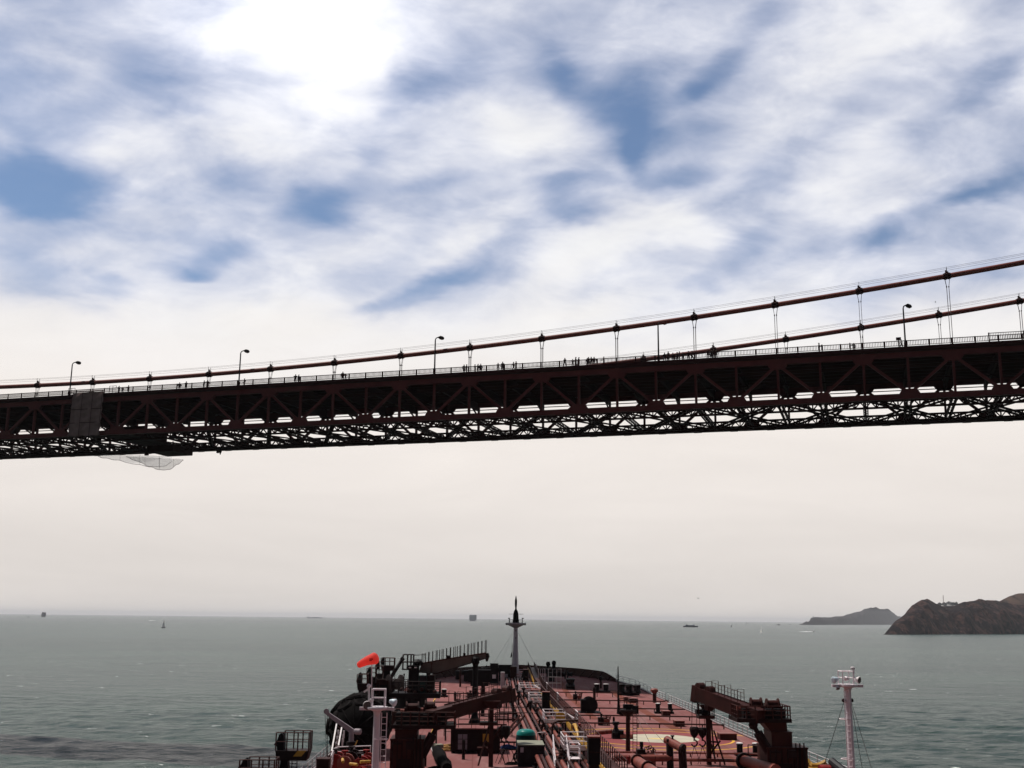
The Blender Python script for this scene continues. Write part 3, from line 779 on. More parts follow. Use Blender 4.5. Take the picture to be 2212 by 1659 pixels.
for xs, where, who in CLUST:
    for x, w in zip(xs, who):
        i = bridge_i(x, 0, 1.6); body, hair = POSES[(pk*5+pk//3) % 12]
        off = BN*(.05+.5*rnd.random())
        q = BP(i, 0, 1.3)+off
        lb = (w+' on the bridge '+where.replace('straight ', '').replace('just ', ''))
        o = bpy.data.objects.new('person', body); COL.objects.link(o); o.location = q
        tag(o, lb, 'person', 'people at the bridge railing')
        sc = .92+.14*rnd.random()
        if 'small' in w or 'shorter' in w: sc *= .85
        if 'tall' in w: sc *= 1.04
        o.scale = (sc*1.45, sc*1.4, sc*1.1); o.rotation_euler = (0, 0, TH+math.pi+rnd.uniform(-.8, .8) if rnd.random() < .6 else TH+rnd.choice((-1, 1))*math.pi/2)
        h = bpy.data.objects.new('hair', hair); COL.objects.link(h); h.parent = o
        pk += 1
# ------------------------------------------------------------------ the tanker under the camera
CLX = 8.35
def m_(px, Y): return px*Y*1.045/FPX              # length of px photo units at Y metres ahead
HB = [(-40, 22.25), (186, 22.25), (196, 21.9), (203, 21.2), (208, 20.3), (214, 18.2), (220, 15.0), (226, 11.3), (232, 7.2), (237, 3.8), (240.5, .05)]
def half(Y):
    for (a, ha), (b, hb) in zip(HB, HB[1:]):
        if a <= Y <= b: return ha+(hb-ha)*(Y-a)/(b-a)
    return .05
ship = thing('oil_tanker', 'oil tanker with wide red deck, seen from its bridge towards the bow', 'ship', (CLX, 100, 0))
ys = [-40+k*8 for k in range(29)]+[190, 194, 198, 202, 205, 208, 211, 214, 217, 220, 223, 226, 229, 232, 234.5, 237, 239, 240.5]
dmb = MB(); hl = MB(); nx = 12
for Y in ys:
    h = half(Y)
    for k in range(nx+1):
        s = -1+2*k/nx; dmb.v.append(V(CLX+h*s, Y, sheer(Y)+.12*(1-s*s)-.0))
for a in range(len(ys)-1):
    for k in range(nx): q = a*(nx+1)+k; dmb.f.append((q, q+1, q+nx+2, q+nx+1))
deck = dmb.build('deck', 'deck_red', ship, smooth=True)
for sg in (-1, 1):
    o = len(hl.v)
    for Y in ys:
        h = half(Y)
        hl.v += [V(CLX+sg*(h+.02), Y, sheer(Y)+.25), V(CLX+sg*(h+.02), Y, 6), V(CLX+sg*max(.02, h-1.5*(Y > 200)-.0), Y-(3 if Y > 230 else 0), -1.5)]
    for a in range(len(ys)-1):
        for k in range(2): q = o+a*3+k; hl.f.append((q, q+1, q+4, q+3) if sg > 0 else (q+3, q+4, q+1, q))
hl.build('hull', 'hull_black', ship)
def dz(x, Y): s = (x-CLX)/half(Y); return sheer(Y)+.12*(1-s*s)
def on(x, Y, d=0.): return V(x, Y, dz(x, Y)+d)
def D_(x, y): p = G(x, y, DECK+.08); return p.x, p.y
# bulwark round the bow
for sg in (-1, 1):
    bw = MB(); pts = []
    for k in range(23):
        Y = 214+26.4*k/22; pts.append((Y, min(1.45, 1.45*((Y-214)/4.5)**.7 if Y > 214 else 0)))
    o = 0
    for Y, h in pts:
        x = CLX+sg*half(Y); xi = CLX+sg*max(0, half(Y)-.12)
        bw.v += [V(x, Y, sheer(Y)), V(x, Y+.0, sheer(Y)+h+.02), V(xi, Y-.1, sheer(Y)+h+.02), V(xi, Y-.1, sheer(Y))]
    for a in range(len(pts)-1):
        for k in range(3): q = a*4+k; bw.f.append((q, q+1, q+5, q+4))
    for a in range(2, len(pts)-1, 2):             # stays
        Y, h = pts[a]; x = CLX+sg*(half(Y)-.1)
        bw.bar(V(x-sg*h*.8, Y-h*.3, sheer(Y)+.05), V(x, Y, sheer(Y)+h*.95), .06, .22)
    bw.build('bulwark', 'ship_brown', ship)
# guard rails along the sides
def side_rail(sg, Ya, Yb, mat):
    mb = MB(); Y = Ya; pts = []
    while Y <= Yb: pts.append(V(CLX+sg*(half(Y)-.15), Y, sheer(Y)+.12)); Y += 2.4
    mb.rail(pts, 1.05, 2.4, 3, .035, .045)
    for a, b in zip(pts, pts[1:]): mb.bar(a+UP*.06, b+UP*.06, .06, .14)
    mb.build('guard_rail', mat, ship)
side_rail(1, 60, 184, 'rail_grey'); side_rail(1, 186, 215, 'rail_grey'); side_rail(-1, 62, 214, 'rail_grey')
# fish plate and dark deck edge
ed = MB()
for sg in (-1, 1):
    pts = [V(CLX+sg*(half(Y)-.05), Y, sheer(Y)+.1) for Y in ys if Y > 40]
    for a, b in zip(pts, pts[1:]): ed.bar(a, b, .12, .3)
ed.build('deck_edge', 'ship_dark', ship)
# painted deck markings, laid 5 mm proud of the deck plating
def strip(name, mat, x0, x1, Ya, Yb, lift=.006):
    mb = MB(); n = max(1, int((Yb-Ya)/4))
    for k in range(n+1):
        Y = Ya+(Yb-Ya)*k/n; mb.v += [on(x0, Y, lift), on((x0+x1)/2, Y, lift), on(x1, Y, lift)]
    for k in range(n):
        for j in range(2): q = k*3+j; mb.f.append((q, q+1, q+4, q+3))
    return mb.build(name, mat, deck)
strip('walkway_strip', 'deck_strip', 23.2, 24.5, 60, 203); strip('walkway_strip', 'deck_strip', 14.9, 15.9, 150, 214)
strip('marking_line', 'yellow_line', -5.2, -5.05, 103, 150); strip('marking_line', 'yellow_line', -6.9, -6.75, 140, 196)
HC = (19.9, 127.0)
def ring(name, mat, r0_, r1_, lift, n=96):
    mb = MB(); k_ = 6 if r0_ == 0 else 2
    rr = [r0_+(r1_-r0_)*j/(k_-1) for j in range(k_)]
    for j in rr:
        for k in range(n):
            t = 2*math.pi*k/n; x, y = HC[0]+max(j, .01)*math.cos(t), HC[1]+max(j, .01)*math.sin(t)
            x = min(x, CLX+half(y)-.35); mb.v.append(on(x, y, lift))
    for j in range(k_-1):
        for k in range(n): k2 = (k+1) % n; mb.f.append((j*n+k, (j+1)*n+k, (j+1)*n+k2, j*n+k2))
    return mb.build(name, mat, deck)
ring('landing_zone', 'pad_red', 0, 8.0, .012); ring('landing_disc', 'pad_white', 0, 4.5, .018)
ring('landing_ring', 'yellow_line', 8.0, 8.3, .016); ring('landing_ring', 'yellow_line', 11.0, 11.35, .012)
pm = MB()
for k in range(24): t = 2*math.pi*k/24; pm.v.append(on(HC[0]+.1+(1.25+.25*math.sin(3*t))*math.cos(t), HC[1]-.4+(.8+.2*math.cos(2*t))*math.sin(t), .024))
pm.f.append(tuple(range(24))); pm.build('worn_patch', 'pad_patch', deck)
# transverse deck lines: thin pipes on short legs
for n, (Y, xa, xb, z) in enumerate(((104.2, 10.9, 30, .45), (110.5, 12, 30, .35), (139, 11, 29.8, .5), (150, 11.5, 30, .5), (163, 11.5, 29.5, .45), (177, 12, 29, .55), (192, 11.6, 24, .7),
                                    (150.5, -12, 4, .5), (136, -11, 3.5, .5), (170, -10, 4.5, .6), (188, -6, 4, .7), (118, -2, 4, .4))):
    mb = MB(); mb.path([on(xa+(xb-xa)*k/12, Y, z) for k in range(13)], .10 if n else .16, 6)
    for k in range(int((xb-xa)/2.6)+1):
        x = xa+.6+k*2.6
        if x < xb: mb.bar(on(x, Y, 0), on(x, Y, z), .12, .12)
    mb.build('deck_pipe', 'pipe_red' if n in (0, 1) else 'ship_brown', ship)

# ---- pipe rack and catwalk amidships
rack = thing('pipe_rack', 'rack of long rusty red cargo pipes running forward beside the catwalk', 'pipes', (6, 100, DECK))
for k, (x, r_, z) in enumerate(((5.3, .18, 1.0), (5.7, .15, 1.05), (6.25, .22, .9), (6.75, .12, 1.15), (7.25, .2, .95), (7.75, .12, 1.2), (8.3, .2, .95), (8.85, .14, 1.1), (9.3, .2, .95))):
    MB().path([V(x, Y, sheer(Y)+z) for Y in range(84, 217, 7)], r_, 8).build('pipe', 'pipe_red' if k % 2 == 0 else 'ship_brown', rack, smooth=True)
for Y in range(86, 216, 7):
    mb = MB(); z = sheer(Y); mb.bar(V(5.0, Y, z+.62), V(9.6, Y, z+.62), .2, .22)
    for x in (5.1, 7.3, 9.5): mb.bar(V(x, Y, z), V(x, Y, z+.6), .2, .2, V(0, 1, 0))
    mb.build('pipe_support', 'ship_dark', rack)
mb = MB()
for a, b in zip(range(84, 210, 7), range(91, 217, 7)): mb.bar(V(7.3, a, sheer(a)+.18), V(7.3, b, sheer(b)+.18), 4.8, .12)
mb.build('shade_plate', 'ship_black', rack)  # dark plate added to stand for the shade under the pipes
for x, y in ((1220, 1560), (1210, 1590), (1190, 1545), (1228, 1626), (1158, 1530)):
    p = G(x, y, 16.4); mb = MB(); mb.lathe(p-UP*.2, [(.12, 0), (.3, .05), (.3, .3), (.1, .35), (.1, .9)], 8); mb.torus(p+UP*.75, .22, .04); mb.build('valve', 'ship_dark', rack)
p0 = G(1193, 1600, 16.2); mb = MB()
mb.path([p0, p0+UP*1.3, p0+UP*1.7+V(.15, 0, 0), p0+UP*1.9+V(.6, 0, 0), p0+UP*1.95+V(2.6, 0, 0)], .11, 7); mb.build('vent_bend', 'ship_brown', rack, smooth=True)

cat = thing('catwalk', 'raised catwalk with brown railings and yellow stringers running forward to the foremast', 'catwalk', (9.5, 100, DECK))
wx0, wx1 = 9.75, 10.85
def wz(Y): return 17.0+(sheer(Y)-DECK)*1.0
yy = list(range(84, 226, 6))
mb = MB()
for a, b in zip(yy, yy[1:]): mb.bar(V((wx0+wx1)/2, a, wz(a)), V((wx0+wx1)/2, b, wz(b)), wx1-wx0, .06)
mb.build('walkway', 'ship_brown', cat)
for x in (wx0-.05, wx1+.05):
    mb = MB()
    for a, b in zip(yy, yy[1:]): mb.bar(V(x, a, wz(a)-.12), V(x, b, wz(b)-.12), .08, .32)
    mb.build('stringer', 'yellow' if x < 10.3 else 'ship_brown', cat)
    mb = MB(); mb.rail([V(x, Y, wz(Y)) for Y in yy], 1.05, 1.5, 3, .035, .045); mb.build('railing', 'ship_brown', cat)
for Y in yy[::2]:
    mb = MB()
    for x in (wx0, wx1): mb.bar(V(x, Y, sheer(Y)), V(x, Y, wz(Y)-.2), .16, .16, V(0, 1, 0))
    mb.bar(V(wx0, Y+.1, wz(Y)-.3), V(wx1, Y+.1, wz(Y)-.3), .14, .14); mb.build('trestle', 'ship_dark', cat)
for ya, yb in ((98, 106), (118, 127), (136, 141), (152, 160), (176, 186), (196, 214)):   # yellow kick boards
    mb = MB(); mb.bar(V(wx0-.12, ya, wz(ya)+.18), V(wx0-.12, yb, wz(yb)+.18), .04, .5); mb.build('kick_board', 'yellow', cat)
for x, y in ((1254, 1538), (1185, 1477), (1211, 1499), (1165, 1454)):
    p = G(x, y, 18.0); mb = MB(); mb.rail([V(wx1+.1, p.y-2.2, wz(p.y)), V(wx1+.1, p.y+1.0, wz(p.y))], 1.15, 1.1, 3, .06, .06)
    mb.build('gate_rail', 'rail_white', cat)
mb = MB(); mb.path([V(9.6, 117, 17.1), V(9.6, 115, 17.75), V(9.6, 112.5, 17.9), V(9.6, 110.5, 17.5), V(9.6, 109.5, 17.05)], [.04, .12, .2, .15, .04], 8); mb.build('hose_loop', 'yellow', cat)
for x, y in ((1358, 1650), (1252, 1576)):
    p = G(x, y, 17.3); MB().lathe(p, [(.12, 0), (.16, .1), (.16, .55), (.05, .65)], 8).build('extinguisher', 'valve_red', cat)
# side platforms with white rails
PLAT = [(1110, 1129, 1450, 1446.5, 'white railed pipe platform farthest forward, beside the foremast'), (1123, 1164, 1479, 1475, 'second white railed pipe platform behind the foremast, with a red hose on it'),
        (1144, 1172, 1500, 1496, 'white railed pipe platform joined to the middle dark locker'), (1177, 1234, 1538.5, 1532, 'widest white railed pipe platform, with a yellow round plate at its end'),
        (1219, 1271, 1591.6, 1581, 'nearest white railed pipe platform, joined to the nearest dark locker')]
for k, (xl, xr, yf, yb, lb) in enumerate(PLAT):
    z = 18.15; a, b = G(xl, yf, z), G(xr, yf, z); c = G(xl, yb, z); Ya, Yb = a.y, max(c.y, a.y+3.2)
    xa, xb = a.x, wx0-.2
    if xb-xa > 4.2: xa = xb-4.2
    fz = z-1.1
    r = thing('pipe_platform', lb, 'platform', (xa, Ya, DECK), 'white railed platforms over the cargo pipes')
    MB().box(((xa+xb)/2, (Ya+Yb)/2, fz-.04), (xb-xa, Yb-Ya, .07)).build('floor', 'ship_brown', r)
    mb = MB(); mb.rail([V(xb, Ya, fz), V(xa, Ya, fz), V(xa, Yb, fz), V(xb, Yb, fz)], 1.1, 1.4, 3, .04, .04); mb.build('railing', 'rail_white', r)
    for x in (xa, xb):
        for Y in (Ya, Yb): MB().bar(V(x, Y, sheer(Y)), V(x, Y, fz), .15, .15, V(0, 1, 0)).build('leg', 'ship_dark', r)
    mb = MB(); mb.bar(V(xa-.9, Ya+.5, DECK), V(xa, Ya+.5, fz), .08, .25); mb.bar(V(xa-.9, Ya+1.3, DECK), V(xa, Ya+1.3, fz), .08, .25)
    for q in range(6): t = (q+.5)/6; mb.box((xa-.9+.9*t, Ya+.9, DECK+(fz-DECK)*t), (.25, .8, .04))
    mb.build('ladder', 'ship_brown', r)
    if k == 3: MB().lathe((xb-.5, Ya+.3, fz+.55), [(.02, 0), (.55, .02), (.55, .10), (.02, .12)], 18, V(0, 1, 0)).build('round_plate', 'yellow', r)
    if k == 1: MB().path([V(xb-2.6, Ya+1, fz+.5), V(xb-1.3, Ya+.8, fz+.25), V(xb+.2, Ya+.2, fz+.4)], .14, 7).build('red_hose', 'valve_red', r)
    if k in (1, 3): MB().path([V(xa+2.2, Ya+1.5, fz+.9), V(xa+3.2, Ya+.9, fz+.35)], .18, 8).build('cowl', 'rail_white', r)
for x0, x1, y0, y1, Y, lb in ((1130, 1142, 1447, 1473, 206, 'small dark upright locker farthest forward on the pipe rack'), (1171.5, 1188, 1496, 1530, 148, 'dark upright locker halfway along the pipe rack'),
                              (1271, 1296.5, 1594, 1652, 87, 'nearest and largest dark upright locker on the pipe rack')):
    a, b = A(x0, y0, Y), A(x1, y0, Y); zt_ = a.z; zb = A(x0, y1, Y).z; w = b.x-a.x
    r = thing('equipment_locker', lb, 'locker', (a.x+w/2, Y, zb), 'dark lockers along the pipe rack')
    MB().box((a.x+w/2, Y+.55, (zt_+zb)/2), (w, 1.1, zt_-zb)).build('body', 'ship_black', r)
    MB().box((a.x+w/2, Y+.55, zt_+.05), (w*1.05, 1.2, .1)).build('top', 'pipe_red', r)
    MB().bar(V(a.x+.05, Y-.03, zt_-(zt_-zb)*.52), V(b.x-.05, Y-.03, zt_-(zt_-zb)*.54), .03, .04).build('bar', 'ship_brown', r)
    MB().box((a.x+w/2, Y+.55, (zb+DECK)/2-.02), (w*.8, .8, max(.1, zb-DECK))).build('foot', 'ship_dark', r)
# stair with white rails at the bottom edge
a = G(1197, 1650, 16.0); r = thing('stairway', 'short stairway with tall white handrails beside the dark container', 'stairs', (a.x, a.y, DECK))
for k in range(2):
    x = a.x+k*1.15; mb = MB(); mb.path([V(x, a.y-1.8, DECK+.2), V(x, a.y-1.8, DECK+1.3), V(x, a.y+1.6, 18.2), V(x, a.y+1.6, 17.0)], .05, 5)
    mb.path([V(x, a.y-1.8, DECK+.75), V(x, a.y+1.6, 17.6)], .035, 4)
    for t in (.33, .66): mb.tube(V(x, a.y-1.8+3.4*t, DECK+.2+1.8*t), V(x, a.y-1.8+3.4*t, DECK+1.3+1.7*t), .035, n=4)
    mb.bar(V(x, a.y-1.8, DECK+.1), V(x, a.y+1.6, 17.0), .07, .3); mb.build('handrail', 'rail_white', r)
mb = MB()
for k in range(8): t = (k+.5)/8; mb.box((a.x+.57, a.y-1.8+3.4*t, DECK+.1+1.8*t), (1.1, .3, .05))
mb.build('tread', 'ship_brown', r)
mb = MB(); mb.rail([V(a.x+1.3, a.y+.2, 16.6), V(a.x+2.1, a.y+.2, 16.6), V(a.x+2.1, a.y-1.5, 16.6)], 1.1, .8, 3, .05); mb.box((a.x+1.7, a.y-.6, 16.56), (1.0, 1.8, .06)); mb.bar(V(a.x+2, a.y-1.3, DECK), V(a.x+2, a.y-1.3, 16.6), .12, .12, V(0, 1, 0))
mb.build('landing', 'rail_white', r)

# ---- foremast
def foremast():
    Y = 231.; b = A(1113.3, 1438, Y); zb = sheer(Y)+.1; f = lambda y: A(1113.3, y, Y).z
    P = lambda x, y, dy=0: A(x, y, Y+dy)
    r = thing('foremast', 'tall white foremast at the bow with a round platform and dark topmast', 'mast', (b.x, Y, zb))
    c = lambda y: V(A(1113.4+(1438-y)*.008, y, Y).x, Y, f(y))
    MB().path([V(b.x, Y, zb), c(1434), c(1400), c(1356)], [.68, .64, .52, .42], 16).build('pole', 'mast_white', r, smooth=True)
    MB().lathe(c(1356.5), [(.42, 0), (.9, .25), (2.0, .75), (2.05, 1.0), (1.9, 1.02)], 20).build('platform', 'mast_white', r)
    MB().lathe(c(1350), [(.52, 0), (.6, .6), (.54, 2.1), (.42, 2.7), (.25, 3.0)], 12).build('topmast', 'ship_black', r)
    t = c(1320); MB().path([t, t+UP*.6, t+UP*1.2, t+UP*2.0, t+UP*2.6, t+UP*3.05], [.25, .15, .22, .24, .14, .05], 8).build('light_column', 'ship_black', r)
    mb = MB(); q = c(1349.5)
    mb.rail([q+V(1.45*math.cos(k*math.pi/4+.39), 1.45*math.sin(k*math.pi/4+.39), 0) for k in range(8)], 1.0, 1.5, 2, .035, .06, closed=True)
    for sg in (-1.3, 1.3): mb.bar(q+V(sg, -.4, 0), q+V(sg, -.4, 1.35), .14, .14, V(0, 1, 0)); mb.box(q+V(sg*1.08, -.4, 1.25), (.35, .2, .2)); mb.ball(q+V(sg*1.42, -.4, .15), .26, 8)
    mb.build('platform_rail', 'ship_black', r)
    q = c(1326.5); MB().tube(q-V(1.45, 0, 0), q+V(1.55, 0, 0), .035, n=5).build('yard', 'rope_steel', r)
    mb = MB()
    for x0, y0, x1, y1, dy in ((1107, 1368, 1067, 1432, 4), (1121, 1368, 1152, 1428, 4), (1108, 1368, 1080, 1440, -14), (1120, 1368, 1160, 1446, -14)):
        mb.tube(A(x0, y0, Y), A(x1, y1, Y+dy), .018, n=4)
    mb.build('stay', 'rope_steel', r)
    mb = MB(); q = A(1106, 1432, Y); mb.tube(V(q.x, Y-.3, zb), V(q.x, Y-.3, f(1390)), .05, n=5); mb.path([A(1106, 1409, Y-.4), A(1104.5, 1417, Y-.4), A(1103, 1421, Y-.4)], [.12, .16, .05], 6)
    mb.build('side_antenna', 'ship_dark', r)
    for y in (1362, 1378): MB().ball(c(y)-V(0, .48, 0), .12, 8).build('lamp', 'ship_brown', r)
foremast()

# ---- bow gear
def winch(x, Y, w, label, big=1.):
    r = thing('mooring_winch', label, 'winch', on(x, Y), 'mooring winches on the foredeck')
    z = dz(x, Y)
    for k in (-1, 1):
        mb = MB(); mb.prism([V(x+k*w*.36, Y-.9, z), V(x+k*w*.36, Y+.9, z), V(x+k*w*.36, Y+.35, z+1.9*big), V(x+k*w*.36, Y-.35, z+1.9*big)], V(.18, 0, 0)); mb.build('side_frame', 'ship_black', r)
    mb = MB(); ax = V(1, 0, 0)
    mb.lathe(V(x-w*.33, Y, z+1.25*big), [(.85*big, 0), (.85*big, .1), (.4*big, .12), (.5*big, w*.3), (.4*big, w*.55), (.85*big, w*.56), (.85*big, w*.62)], 14, ax); mb.build('drum', 'ship_dark', r, smooth=True)
    MB().lathe(V(x+w*.38, Y, z+1.25*big), [(.3*big, 0), (.42*big, .1), (.3*big, .5), (.45*big, .9)], 12, ax).build('warping_head', 'ship_black', r)
    MB().box((x-w*.5, Y, z+.8*big), (w*.22, 1.3, 1.5*big)).build('motor', 'ship_black', r)
winch(A(1064, 1450, 219).x, 219, 3.6, 'dark winch housing left of the foremast with a pale lamp hole', 1.15)
winch(A(1088, 1447, 222).x, 222, 3.8, 'dark winch directly left of the foremast foot', 1.0)
winch(A(1178, 1450, 220).x, 220, 3.2, 'dark winch right of the catwalk under two hooded posts')
winch(A(1210, 1452, 214).x, 214, 3.6, 'dark winch inside the starboard bulwark')
winch(A(1032, 1452, 213).x, 213, 4.2, 'large dark winch behind the grey crane boom tip', 1.25)
winch(A(1008, 1452, 216).x, 216, 3.4, 'dark winch inside the port bulwark')
def cabinet(x0, x1, y0, y1, Y, name, label, cat_, mat, extra=None, group=None, d=1.2):
    a, b = A(x0, y0, Y), A(x1, y1, Y); zb = dz(a.x, Y) if b.z > dz(a.x, Y) else dz(a.x, Y); w = b.x-a.x
    r = thing(name, label, cat_, ((a.x+b.x)/2, Y, zb), group)
    MB().boxz((a.x+b.x)/2, Y+d/2, zb, a.z, w, d).build('body', mat, r)
    MB().box(((a.x+b.x)/2, Y+d/2, a.z+.04), (w*1.04, d*1.05, .07)).build('lid', mat, r)
    if extra: MB().box(((a.x+b.x)/2, Y-.02, (a.z*.35+zb*.65)), (w*.45, .05, (a.z-zb)*.2)).build('plate', extra, r)
    return r
cabinet(1078, 1104, 1437, 1470, 213, 'windlass_house', 'long black windlass housing left of the foremast foot', 'windlass', 'ship_black', 'rail_grey')
cabinet(1059, 1076, 1434, 1470, 210, 'hood_cabinet', 'black hooded cabinet with a pale plate left of the windlass', 'cabinet', 'ship_black', 'white_paint')
cabinet(1102.5, 1116, 1441, 1470, 212, 'mast_house', 'low brown house at the foot of the foremast', 'deck house', 'ship_brown', None, None, 3)
cabinet(1082, 1090, 1453, 1475, 200, 'vent_locker', 'grey narrow locker with pale edges before the foremast', 'locker', 'rail_grey')
for k, (x, lb) in enumerate(((1184, 'shorter hooded post at the bow, right of the foremast'), (1196.5, 'taller hooded post at the bow, right of the foremast'))):
    Y = 222; b = A(x, 1455, Y); t = A(x, 1432 if k == 0 else 1430, Y); zb = dz(b.x, Y)
    r = thing('hooded_vent', lb, 'vent post', V(b.x, Y, zb), 'hooded vent posts at the bow')
    MB().path([V(b.x, Y, zb), V(b.x, Y, t.z-.4)], [.34, .34], 10).build('post', 'ship_black', r)
    MB().lathe(V(b.x, Y, t.z-.5), [(.36, 0), (.46, .1), (.44, .45), (.25, .75)], 10).build('hood', 'ship_black', r, smooth=True)
# white gate frames before the bow gear
for x0, x1, y0, y1, Y, lb in ((1163, 1177, 1445, 1465, 205, 'white gate frame right of the catwalk near the bow'), (1184.5, 1212, 1445, 1466, 203, 'wide pale railing frame before the starboard winch'),
                              (1092.3, 1102.5, 1470.5, 1490, 178, 'small white ladder frame standing clear on the port deck')):
    a, b = A(x0, y1, Y), A(x1, y1, Y); z = dz(a.x, Y); h = A(x0, y0, Y).z-z
    r = thing('rail_frame', lb, 'railing', V(a.x, Y, z), 'pale railing frames forward'); mb = MB(); q0, q1 = V(a.x, Y, z), V(b.x, Y, z)
    mb.path([q0, q0+UP*h, q1+UP*h, q1], .05, 5)
    for t in (.3, .6): mb.tube(q0+UP*h*t, q1+UP*h*t, .035, n=4)
    for t in (.33, .66): mb.tube(q0.lerp(q1, t), q0.lerp(q1, t)+UP*h, .03, n=4)
    mb.build('frame', 'rail_grey' if '1184' in str(x0) else 'rail_white', r)

# ---- bollards, chocks, rollers
def bollard(x, Y, gap, rad, h, label, white=True, rz=0.):
    r = thing('bollard', label, 'bollard', on(x, Y), 'twin mooring bollards on deck'); z = dz(x, Y)
    MB().box((x, Y, z+.14), (gap+rad*3.2, rad*3, .28)).build('base', 'ship_black', r)
    for sg in (-1, 1):
        MB().lathe((x+sg*gap/2, Y, z+.28), [(rad, 0), (rad, h-.42), (rad*1.12, h-.4), (rad*1.12, h-.3)], 14).build('post', 'ship_black', r, smooth=True)
        MB().lathe((x+sg*gap/2, Y, z+h-.02), [(rad*1.1, 0), (rad*1.1, .07), (rad*.5, .1)], 14).build('cap', 'far_white' if white else 'ship_black', r)
x, Y = D_(1615.5, 1632); bollard(x, Y, 1.55, .29, 1.15, 'nearest twin bollard with white tops, inside the yellow rings')
x, Y = D_(1434.5, 1541); bollard(x, Y, 1.7, .30, 1.35, 'twin bollard with white tops on the far starboard deck')
bollard(A(1299, 1481, 200).x, 200, 1.6, .45, 1.3, 'dark squat bollard pair below the small mushroom vent', True)
bollard(A(948, 1475, 190).x, 190, 1.8, .4, 1.2, 'twin bollard with white top right of the grey boomed crane')
def fairlead(x, Y, n, label, rad=.75):
    r = thing('roller_fairlead', label, 'fairlead', on(x, Y)); z = dz(x, Y)
    MB().box((x, Y, z+.2), (n*1.1*rad*1.5, 1.3, .4)).build('base', 'ship_black', r)
    for k in range(n):
        MB().lathe((x+(k-(n-1)/2)*rad*1.55, Y-k*1.2, z+.4), [(rad*.8, 0), (rad, .15), (rad*.7, .7), (rad*.95, 1.35), (rad*.6, 1.5)], 12).build('roller', 'ship_black', r, smooth=True)
fairlead(A(1357, 1490, 196).x, 196, 3, 'row of three black rollers at the starboard deck edge')
fairlead(A(1232, 1475, 203).x, 203, 1, 'single black pedestal roller on the shaded foredeck', .9)
def winch_low(x0, x1, y, Y, label):
    a, b = A(x0, y, Y), A(x1, y, Y); z = dz(a.x, Y); r = thing('deck_hatch', label, 'hatch', V((a.x+b.x)/2, Y, z), 'low hatches on the starboard deck')
    MB().box(((a.x+b.x)/2, Y, z+.3), (b.x-a.x, 1.6, .6)).build('coaming', 'ship_brown', r); MB().box(((a.x+b.x)/2, Y, z+.65), ((b.x-a.x)*1.05, 1.7, .1)).build('lid', 'pipe_red', r)
winch_low(1348, 1361, 1500, 184, 'smaller low dark hatch below the three rollers'); winch_low(1358, 1376, 1503, 181, 'larger low dark hatch below the three rollers')
winch_low(1430, 1446, 1523, 157, 'low brown hatch near the starboard rail behind the twin bollard')
winch_low(1456, 1476, 1537, 142, 'brown hatch hard against the starboard rail'); winch_low(1552, 1588, 1581, 127, 'dark box at the starboard rail behind the boom rest')

# mushroom vents and posts
def vent(x, y0, y1, label, r1=.3, head=.62):
    X, Y = D_(x, y1); Y = min(Y, 205); p = A(x, y1, Y); z = dz(p.x, Y); h = A(x, y0, Y).z-z
    r = thing('deck_vent', label, 'vent', V(p.x, Y, z), 'mushroom vents on the tank deck')
    MB().path([V(p.x, Y, z), V(p.x, Y, z+h-.4)], r1, 10).build('pipe', 'ship_brown', r, smooth=True)
    MB().lathe(V(p.x, Y, z+h-.75), [(r1, 0), (head, .3), (head, .55), (head*.6, .75)], 12).build('cap', 'pipe_red' if x > 1400 else 'ship_dark', r, smooth=True)
vent(1414, 1487, 1517, 'brown mushroom vent near the starboard rail'); vent(1298, 1461, 1478, 'small dark mushroom vent at the shaded deck edge', .2, .4)
vent(1284, 1484, 1517, 'slim plain post between the catwalk and the long antenna', .22, .24); vent(1326, 1548, 1567, 'short thin post left of the flood light mast', .12, .14)
vent(994, 1447, 1484, 'thin post on the port deck right of the grey boomed crane', .18, .2); vent(1077, 1489, 1509, 'short dark post on the port deck near the catwalk', .15, .2)
vent(983, 1495, 1514, 'short post with an arm on the port deck', .2, .24)
def machine(x0, x1, y0, y1, label, mat='ship_dark'):
    X, Y = D_((x0+x1)/2, y1); a, b, t = A(x0, y1, Y), A(x1, y1, Y), A(x0, y0, Y); w = b.x-a.x; h = t.z-DECK; z = dz(a.x, Y); rr = random.Random(int(x0))
    r = thing('tank_cleaning_machine', label, 'deck machine', V((a.x+b.x)/2, Y, z), 'valve machines on the tank deck')
    MB().box((a.x+w*.25, Y+.4, z+h*.36), (w*.45, .9, h*.66)).build('housing', mat, r); MB().lathe((a.x+w*.3, Y+.4, z+h*.68), [(w*.1, 0), (w*.07, h*.1), (w*.11, h*.12), (w*.1, h*.32)], 10).build('motor', mat, r)
    MB().tube(V(a.x+w*.5, Y+.2, z+h*.4), V(a.x+w*.95, Y+.2, z+h*.4), h*.17, n=10).build('pump', 'pipe_red', r)
    mb = MB()
    for k in range(5): x = a.x+w*(.55+.1*k); mb.tube(V(x, Y+.2*rr.random(), z), V(x, Y+.2, z+h*(.45+.4*rr.random())), .07, n=6); mb.torus(V(x, Y+.1, z+h*(.6+.2*rr.random())), .16, .035, V(0, 1, .4), 10, 5)
    mb.build('valve', 'ship_brown', r)
machine(1238, 1257, 1495, 1514, 'valve machine on the far starboard deck beside the catwalk'); machine(1292, 1318, 1544, 1568, 'valve machine behind the black tank valve')
machine(1376, 1415, 1606, 1657, 'nearest valve machine, at the foot of the flood light mast'); machine(1008, 1034, 1493, 1509, 'valve machine on the port deck at the foot of the boom rest')

